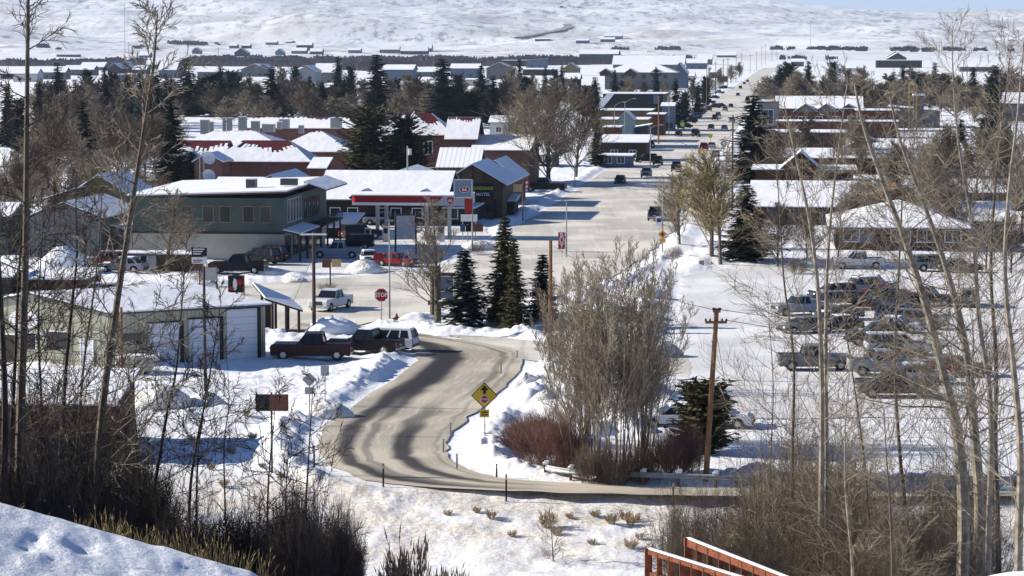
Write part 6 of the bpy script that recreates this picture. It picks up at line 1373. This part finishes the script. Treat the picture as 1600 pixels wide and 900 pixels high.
for a in [(1370,1440,106,94,40,'flat',1,dark_wood),(1388,1416,100,90,40,'gy',6,dark_wood),(1236,1256,104,96,20,'gx',3,grey_wall),(1500,1560,112,104,26,'gx',3,grey_wall),(1300,1340,112,106,20,'gx',3,white_wall)]: far(*a)
order_labels(L, 'snow-edged building beyond the right treeline'); [o.__setitem__('group','buildings beyond the right treeline') for o in L]; L = []
def FY(py): return float(np.interp(py, FAR_Y[::-1], FAR_D[::-1]))
for a in [(463,487,78,70,'gx',3),(430,442,86,81,'gy',3),(455,478,84,79,'gx',3),(484,503,85,80,'gx',3),(544,563,83,78,'gx',2),(593,624,83,77,'gx',4),(626,668,85,79,'gx',5),(650,674,81,75,'gx',5),(300,312,84,79,'gy',3),(366,387,88,82,'gy',4),(217,233,90,86,'gx',3),(358,370,75,71,'gx',2),(377,390,75,71,'gx',2),(944,972,62,56,'gx',4),(938,960,66,61,'gx',2),(836,858,64,61,'flat',1),(900,920,68,63,'gx',2),(88,121,89,85,'flat',1),(1386,1412,96,88,'gy',4),(415,432,70,66,'gx',2),(446,456,68,65,'gx',2),(875,879,12,9,'gx',1),(902,906,12,10,'gx',1)]:
    px0,px1,yb,yw,rf_,rs = a
    dd = hit((px0+px1)/2, yb).y
    far(px0,px1,yb,yw,18,rf_,rs*1.6,[dark_wood,blue_wall,grey_wall][len(L)%3],d=dd)
order_labels(L, 'tiny ranch barn on the far snowy plain'); [o.__setitem__('group','ranch buildings on the far plain') for o in L]
# track winding up the far hill
m = MB(); pr = None
for i, (px, py) in enumerate(smooth_line([(800,60),(818,58),(840,54),(862,50),(880,46),(889,42),(884,39)], 5)):
    q_ = hit(px, py); x, dd, z = q_
    c = Vector((x, dd, z+1.5)); 
    if pr is not None:
        n_ = Vector((-(c-pr).y, (c-pr).x, 0)).normalized()*12; m.poly([pr-n_, pr+n_, c+n_, c-n_])
    pr = c
tag(m.build('hill_track', mat('hill_track', (.28,.24,.2), .9)), 'dark track winding up the far snowy hill', kind='structure')
# ---------------------------------------------------------------- vehicles (x forward, origin on the ground)
def car_proto(kind):
    K = dict(pickup=(5.6,1.95,1.88), suv=(4.9,1.92,1.80), van=(5.1,1.98,1.78), sedan=(4.7,1.82,1.45))[kind]; Lc, w, h = K; x0, x1 = -Lc/2, Lc/2; hw = w/2
    r = thing(kind, 'x', 'pickup truck' if kind == 'pickup' else ('minivan' if kind == 'van' else ('car' if kind == 'sedan' else 'suv')))
    P = PAINT['white']; sh = dict(pickup=1.12, suv=1.08, van=1.05, sedan=.92)[kind]; g = .32 if kind != 'sedan' else .22
    hood = sh + (.02 if kind in ('pickup','suv') else -.04)
    wx = (x0+.95, x1-.92); wr = .39 if kind in ('pickup','suv') else .33
    def arch(cx): return [(cx-(wr+.09)*math.cos(t), wr+ (wr+.09)*math.sin(t)) for t in [math.pi*k/6 for k in range(7)]]
    low = [(x0,g+.15)] + [(x0+.08,g)] + [(a, max(b, g)) for a, b in arch(wx[0])] + [(a, max(b, g)) for a, b in arch(wx[1])] + [(x1-.1,g),(x1,g+.2),(x1-.02,hood-.18),(x1-.25,hood),(x0+.1,sh),(x0,sh-.15)]
    B = MB(); st = [(-hw,.985),(-hw+.07,1.0),(hw-.07,1.0),(hw,.985)]; n = len(low)
    for y, s in st: B.v.extend([(x*s, y, g+(z-g)*(s if s == 1 else .965)) for x, z in low])
    for k in range(3):
        for i in range(n): j = (i+1)%n; B.f.append((k*n+i,k*n+j,(k+1)*n+j,(k+1)*n+i)); B.m.append(0)
    B.f.append(tuple(n-1-i for i in range(n))); B.f.append(tuple(3*n+i for i in range(n))); B.m += [0,0]
    B.box(wx[0]-.2,wx[1]+.2,-hw+.12,hw-.12,g-.02,g+.25,1)
    for cx in wx: B.box(cx-wr-.08,cx+wr+.08,-hw+.1,hw-.1,g,sh-.15,1)
    # cabin as stacked tapered frames
    cab = dict(pickup=[(-.95,.95),(-.75,.35)], suv=[(-2.35,1.0),(-2.15,.35)], van=[(-2.48,1.35),(-2.3,.55)], sedan=[(-1.75,.95),(-1.15,.25)])[kind]
    (b0,b1),(t0,t1) = cab; th = h-.06; bw, tw_ = hw-.05, hw-.24
    G_ = MB(); Q = [(b0,-bw,sh-.02),(b1,-bw,sh-.02),(b1,bw,sh-.02),(b0,bw,sh-.02),(t0,-tw_,th),(t1,-tw_,th),(t1,tw_,th),(t0,tw_,th)]
    k = 0; G_.v.extend(Q)
    for q in ((0,1,5,4),(1,2,6,5),(2,3,7,6),(3,0,4,7)): G_.f.append(q); G_.m.append(0)
    B.build('body', [P, trimm], r); G_.build('windows', glass, r)
    R = MB(); R.slab([[(t0-.06,-tw_-.03,h),(t1+.05,-tw_-.03,h-.01),(t1+.05,tw_+.03,h-.01),(t0-.06,tw_+.03,h)]], .1, 0, 0)
    def pil(xa, xb, wd=.09):
        for sy in (-1,1):
            a0 = Vector((xa,sy*(bw+.012),sh-.02)); a1 = Vector((xb,sy*(tw_+.012),th)); R.poly([a0-Vector((wd/2,0,0)),a0+Vector((wd/2,0,0)),a1+Vector((wd/2,0,0)),a1-Vector((wd/2,0,0))]); 
            R.poly([a0-Vector((wd/2,-.02*sy,0)),a0+Vector((wd/2,.02*sy,0)),a1+Vector((wd/2,.02*sy,0)),a1-Vector((wd/2,-.02*sy,0))])
    lerp = lambda f: (b0+(b1-b0)*f, t0+(t1-t0)*f)
    for f, wd in {'pickup':((0,.14),(.42,.10),(.99,.12)),'suv':((.01,.26),(.30,.10),(.62,.10),(.985,.12)),'van':((.01,.2),(.30,.1),(.62,.1),(.985,.12)),'sedan':((.01,.16),(.36,.1),(.62,.1),(.985,.12))}[kind]: pil(*lerp(f), wd)
    R.build('roof', P, r)
    if kind == 'pickup':
        m = MB(); m.box(x0+.12,b0-.1,-hw+.14,hw-.14,sh-.01,sh+.012); m.build('bed', trimm, r)
        m = MB(); [m.box(x0+.02,b0-.05,a,b,sh-.05,sh+.07) for a, b in ((-hw+.03,-hw+.15),(hw-.15,hw-.03))]; m.box(x0+.02,x0+.1,-hw+.15,hw-.15,sh-.05,sh+.07); m.build('bed_rails', P, r)
    for cx in wx:
        for sy in (-1,1):
            m = MB(); m.tube((cx,sy*(hw-.24),wr),(cx,sy*(hw+.01),wr),wr,wr,14,cap=True); wo = m.build('wheel', tyre, r); m = MB(); m.tube((cx,sy*(hw+.0),wr),(cx,sy*(hw+.025),wr),wr*.58,wr*.5,10,cap=True); m.build('rim', rim, wo)
    for sy in (-1,1):
        m = MB(); m.box(x1-.06,x1+.015,min(sy*.5,sy*.9)*hw/.97,max(sy*.5,sy*.9)*hw/.97,hood-.36,hood-.2); m.build('headlight', lamp_w, r)
        m = MB(); m.box(x0-.015,x0+.06,min(sy*.76,sy*.93)*hw/.97,max(sy*.76,sy*.93)*hw/.97,sh-.45,sh-.12); m.build('taillight', lamp_r, r)
        m = MB(); m.box(b1-.32,b1-.15,min(sy*(hw+.16),sy*hw),max(sy*(hw+.16),sy*hw),sh,sh+.17); m.build('mirror', trimm, r)
    m = MB(); m.box(x1-.05,x1+.06,-hw+.08,hw-.08,g+.08,g+.26); m.build('front_bumper', rim if kind == 'pickup' else trimm, r); m = MB(); m.box(x0-.08,x0+.04,-hw+.08,hw-.08,g+.1,g+.28); m.build('rear_bumper', rim if kind == 'pickup' else trimm, r)
    m = MB(); m.box(x1-.04,x1+.02,-.48,.48,g+.32,hood-.16); m.build('grille', trimm, r)
    m = MB(); m.box(x0-.02,x0+.02,-.2,.2,g+.38,g+.5); m.build('number_plate', sign_grey, r)
    sn = MB(); sn.slab([[(t0,-tw_+.04,h+.07),(t1-.02,-tw_+.04,h+.07),(t1-.02,tw_-.04,h+.07),(t0,tw_-.04,h+.07)]], .07, 0, 0); sn.slab([[(b1+.2,-bw+.1,hood+.06),(x1-.35,-bw+.1,hood+.05),(x1-.35,bw-.1,hood+.05),(b1+.2,bw-.1,hood+.06)]], .06, 0, 0)
    so_ = sn.build('snow_cover', roof_snow, r); so_['snow'] = 1
    return r
CP = {k: car_proto(k) for k in ('pickup','suv','van','sedan')}
USED = {}
def car(kind, px, yb, ang, paint, label, snowc=False, group=None, small=False, scale=1.0, d=None):
    """ang: heading in degrees, 0 = to the right of the picture, 90 = away"""
    q = G(px, yb); q.z = .05; src = CP[kind]
    if True:
        r = src.copy(); COL.objects.link(r); r.location = q; r.rotation_euler = (0,0,rad(ang)); r.scale = (scale,)*3; r['label'] = label
        if group: r['group'] = group
        keep = None if not small else ('body','windows','roof','wheel','taillight','headlight','snow_cover')
        for ch in KIDS[src.name]:
            bn = ch.name.split('.')[0]
            if bn == 'snow_cover' and not snowc: continue
            if keep and bn not in keep: continue
            c = ch.copy(); COL.objects.link(c); c.parent = r
            if 'snow' in c: del c['snow']
            for sl_ in c.material_slots:
                if sl_.material == PAINT['white'] and paint != 'white': sl_.link = 'OBJECT'; sl_.material = PAINT[paint]
            if not small:
                for g2 in KIDS.get(ch.name, []): e = g2.copy(); COL.objects.link(e); e.parent = c
    return r
car('pickup', 517, 484, 248, 'white', 'white pickup truck driving on the highway left of the stop sign')
car('pickup', 487, 562, 178, 'maroon', 'dark maroon pickup parked by the porch in front of the black one', scale=1.12)
car('pickup', 572, 553, 160, 'black', 'black pickup with a white snowy tailgate parked by the bend', True, scale=1.05)
car('suv', 604, 548, 165, 'white', 'white suv mostly hidden behind the black snowy pickup', True)
car('pickup', 372, 428, 172, 'black', 'black pickup parked against the cream wall', scale=1.1); car('suv', 405, 413, 150, 'black', 'black suv behind the black pickup at the cream wall'); car('suv', 420, 409, 150, 'maroon', 'dark suv nearest the corner of the cream wall')
car('pickup', 527, 403, 175, 'silver', 'silver crew-cab pickup in the shade beside the green building'); car('suv', 552, 390, 178, 'black', 'dark suv in the shade behind the silver pickup')
car('suv', 563, 374, 30, 'black', 'dark jeep-like car in the shade under the left end of the canopy', scale=1.05); car('sedan', 577, 412, 285, 'white', 'white snow-covered car behind the ploughed heap', True); car('sedan', 620, 416, 330, 'red', 'red car parked at the edge of the station shade'); 
car('pickup', 600, 352, 180, 'silver', 'silver pickup at the pumps seen beneath the canopy'); car('suv', 618, 356, 180, 'charcoal', 'dark suv at the pumps beneath the canopy')
car('sedan', 191, 426, 172, 'silver', 'old silver station wagon with snow on its roof in the left yard', True, scale=1.12); car('suv', 166, 420, 175, 'red', 'dark red truck with snow on top behind the station wagon', True, scale=1.05); car('suv', 149, 470, 178, 'white', 'small white suv seen above the garage roof', scale=.95)
car('pickup', 852, 300, 350, 'black', 'black pickup parked across the side street by the tan square sign', scale=1.25)
L = []
for k, px, yb, a, p, lab in [('sedan',969,287,264,'charcoal','charcoal car driving toward the camera on the left lanes'),('suv',1010,277,264,'silver','silver-grey suv with dark windscreen in the centre lane'),('pickup',1024,344,84,'blue','dark blue pickup driving away on the right beside the lamp'),('pickup',1057,268,84,'maroon','maroon pickup under the near street lamp arm'),('sedan',1075,276,84,'charcoal','dark car behind the fine branches at the right kerb'),('suv',1028,258,264,'black','black suv behind the silver-grey one'),('suv',1008,254,200,'black','dark car crossing behind the black suv'),('suv',992,246,264,'black','black truck stopped at the shaded kerb'),('pickup',1016,232,264,'blue','dark blue truck parked before the blue-roofed shop'),('pickup',1058,294,84,'grey','grey pickup partly hidden by the corner trees'),
    ('pickup',1088,214,264,'black','dark pickup on the crossing near the lime sign'),('suv',1086,212,264,'black','small black car beside the dark pickup at the crossing'),('sedan',1060,213,264,'black','black car half in the shade at the left of the crossing'),('suv',1064,202,264,'blue','blue parked van at the left kerb'),('sedan',1111,202,264,'charcoal','dark car in the middle just past the crossing'),('sedan',1132,203,84,'silver','silver car going away just past the crossing'),('pickup',1117,188,264,'maroon','brownish pickup in the centre lanes'),('sedan',1122,182,264,'blue','blue car right behind the brownish pickup'),('suv',1144,192,84,'silver','silver suv in the right lanes'),
    ('suv',1108,174,264,'maroon','maroon suv in the queue across the street'),('pickup',1116,169,200,'blue','blue pickup in the queue across the street'),('sedan',1098,168,200,'black','black car at the left end of the queue'),('suv',1133,174,264,'grey','grey suv in the queue across the street'),('sedan',1142,168,264,'charcoal','dark car at the right end of the queue'),('sedan',1124,167,200,'charcoal','dark car tucked behind the blue pickup'),
    ('suv',1168,158,84,'black','large black suv going away beyond the spruce tip'),('sedan',1153,150,264,'grey','grey car farther up the street'),('suv',1157,139,264,'charcoal','charcoal car in the file up the street'),('sedan',1163,132,264,'charcoal','small dark car farther up the file'),('sedan',1168,128,264,'black','smallest dark car at the head of the file'),('sedan',1182,144,84,'charcoal','dark car alone in the right lane far up the street'),('sedan',1095,292,84,'tan','tan car among the trees at the right kerb'),('suv',1100,235,84,'red','reddish car parked at the right kerb by the round sign'),('sedan',1112,232,84,'silver','silver car parked at the right kerb by the round sign'),('sedan',1118,245,84,'silver','pale car nearest the dense spruce at the kerb')]:
    car(k, px, yb, a, p, lab, group='vehicles on main street', small=yb < 240)
L = []
r_ = random.Random(44)
for px in np.linspace(1085,1145,9): 
    y = 200-(px-1085)*1.02; L.append(car(r_.choice(('suv','sedan','pickup')), px-14-(r_.random()*3), y, 200, r_.choice(('black','blue','charcoal','white','silver')), 'x', group='cars parked along the left kerb', small=True))
order_labels(L, 'small car parked nose-in at the left kerb up the street')
# parking lot
for k, px, yb, a, p, lab, sn in [('pickup',1400,620,2,'charcoal','dark grey long-bed pickup nearest in the parking lot',False),('sedan',1438,600,2,'silver','silver sedan between the dark long-bed pickup and the silver pickup',True),('pickup',1384,586,2,'silver','silver extended-cab pickup in the near row',False),('sedan',1400,566,2,'green','dark green car whose roof shows above the silver pickup',False),('van',1402,555,2,'white','white minivan in the near row of the lot',False),('suv',1368,540,182,'charcoal','charcoal suv partly behind the white minivan',False),
  ('sedan',1497,588,2,'red','red car between the two leaning trunks',False),('pickup',1272,578,2,'grey','grey pickup behind the forked pale tree',False),('sedan',1120,668,350,'white','snow-covered car beside the small pine',True),('sedan',1052,668,182,'white','snow-covered car left of the small pine',True),
  ('sedan',1403,520,2,'silver','silver car with snow on its roof in the second row',True),('suv',1410,506,2,'blue','dark blue suv in the middle of the crowded row',False),('pickup',1408,492,2,'charcoal','dark pickup in the middle of the crowded row',False),('suv',1396,478,2,'black','black suv in the crowded row, second from the top',False),('sedan',1384,466,2,'red','dark red car in the crowded row',False),('suv',1340,460,182,'silver','grey suv with a snow edge at the top left of the row',True),('suv',1366,457,2,'black','black suv at the top of the crowded row',True),('suv',1352,484,2,'maroon','maroon car at the left of the crowded row',False),
  ('sedan',1300,500,182,'blue','dark blue car with a snowy windscreen in the left row',True),('sedan',1298,518,182,'charcoal','charcoal car lowest in the left row',True),('suv',1278,484,182,'grey','grey suv in the left row behind the pale trunks',False),('pickup',1238,492,182,'silver','silver pickup at the left end of the lot',False),('suv',1290,470,182,'charcoal','dark suv uppermost in the left row',True),('sedan',1245,520,182,'grey','grey car low at the left end of the lot',False),
  ('pickup',1340,420,182,'white','white pickup parked below the hip-roofed lodge',False),('suv',1462,424,2,'grey','grey suv parked right of the white pickup below the lodge',False),('sedan',1500,426,2,'charcoal','dark car at the far right below the lodge',False),('suv',1513,478,84,'tan','tan suv facing away at the right of the lot',False),('pickup',1450,478,2,'black','black pickup end at the right of the crowded row',False),('suv',1438,514,2,'grey','grey car tucked behind the large leaning trunk',False),
  ('suv',918,520,200,'charcoal','dark suv seen through the tall willows',False),('pickup',965,512,170,'maroon','dark pickup seen through the willow tops',False)]:
    mid_ = 440 < yb < 530 and k != 'x'
    car(k, px+(10 if px < 1310 and mid_ else 0), yb, a-24 if mid_ and a == 2 else (a+20 if mid_ and a == 182 else a), p, lab, sn, 'cars in the parking lot', scale=.93 if mid_ else 1.0)
for k in CP.values():
    for ch in list(KIDS[k.name]):
        for g2 in KIDS.get(ch.name, []): bpy.data.objects.remove(g2)
        bpy.data.objects.remove(ch)
    bpy.data.objects.remove(k)
# small boat under a tarp at the garage
q = G(210,586); r = thing('covered_boat', 'cream tarp-covered boat hull on the snow before the garage', 'boat', q, rad(12)); m = MB()
m.v = [(-1.3,-.8,.45),(1.2,-.8,.35),(1.2,.8,.35),(-1.3,.8,.45),(-1.5,-1,1.5),(1.9,-1,1.45),(1.9,1,1.45),(-1.5,1,1.5)]; m.f = [(3,2,1,0),(0,1,5,4),(1,2,6,5),(2,3,7,6),(3,0,4,7)]; m.m = [0]*5; m.build('hull', mat('cream_tarp',(.45,.42,.32),.7), r)
m = MB(); m.slab([[(-1.5,-1,1.5),(1.9,-1,1.45),(1.9,1,1.45),(-1.5,1,1.5)]],.1); m.build('snow_cover', [roof_snow, roof_snow], r); m = MB(); m.box(-.9,-.7,-.7,.7,-.1,.45); m.box(.6,.8,-.7,.7,-.1,.4); m.build('trestle', dark_wood, r)
# lime signs on main street
L = []
for px, yb, yt in ((1110,232,208),(1114,300,270),(1066,212,190)):
    q = G(px,yb); s = F/q.y; t = thing('lime_sign', 'x', 'road sign', q, 0); z = PD(px,yt+4,q.y).z; m = MB(); m.tube((0,.05,0),(0,.05,z),.07,.07,5); m.build('post', steel, t); disc(t, 'plate', sign_green, 5, 4/s, 4/s, 0, z, -.04, math.pi/2); L.append(t)
order_labels(L, 'bright lime pedestrian sign at the kerb')
q = G(1131,245); s = F/q.y; t = thing('round_sign', 'round white-faced sign with dark rim at the right kerb', 'sign', q); z = PD(1131,224,q.y).z; m = MB(); m.tube((0,.05,0),(0,.05,z),.08,.08,5); m.build('post', dark_steel, t); disc(t, 'rim', sign_black, 16, 4.6/s, 4.6/s, 0, z, -.03); disc(t, 'face', sign_white, 16, 3/s, 3/s, 0, z, -.05)
# haze
hz = bpy.data.materials.new('haze'); hz.use_nodes = True; t = hz.node_tree; t.nodes.remove(t.nodes['Principled BSDF']); v = t.nodes.new('ShaderNodeVolumePrincipled'); v.inputs['Color'].default_value = (.58,.76,1,1); v.inputs['Density'].default_value = 4e-5; v.inputs['Anisotropy'].default_value = .2; t.links.new(v.outputs[0], t.nodes['Material Output'].inputs['Volume'])
m = MB(); m.box(-21000, 21000, -60, 14500, -40, 900); tag(m.build('haze', hz), 'thin cold haze over the valley', kind='stuff')
for o in list(bpy.data.objects):
    if o.type == 'MESH' and 'label' not in o and o.parent is None: print('UNTAGGED', o.name)
print('objects', len(bpy.data.objects))
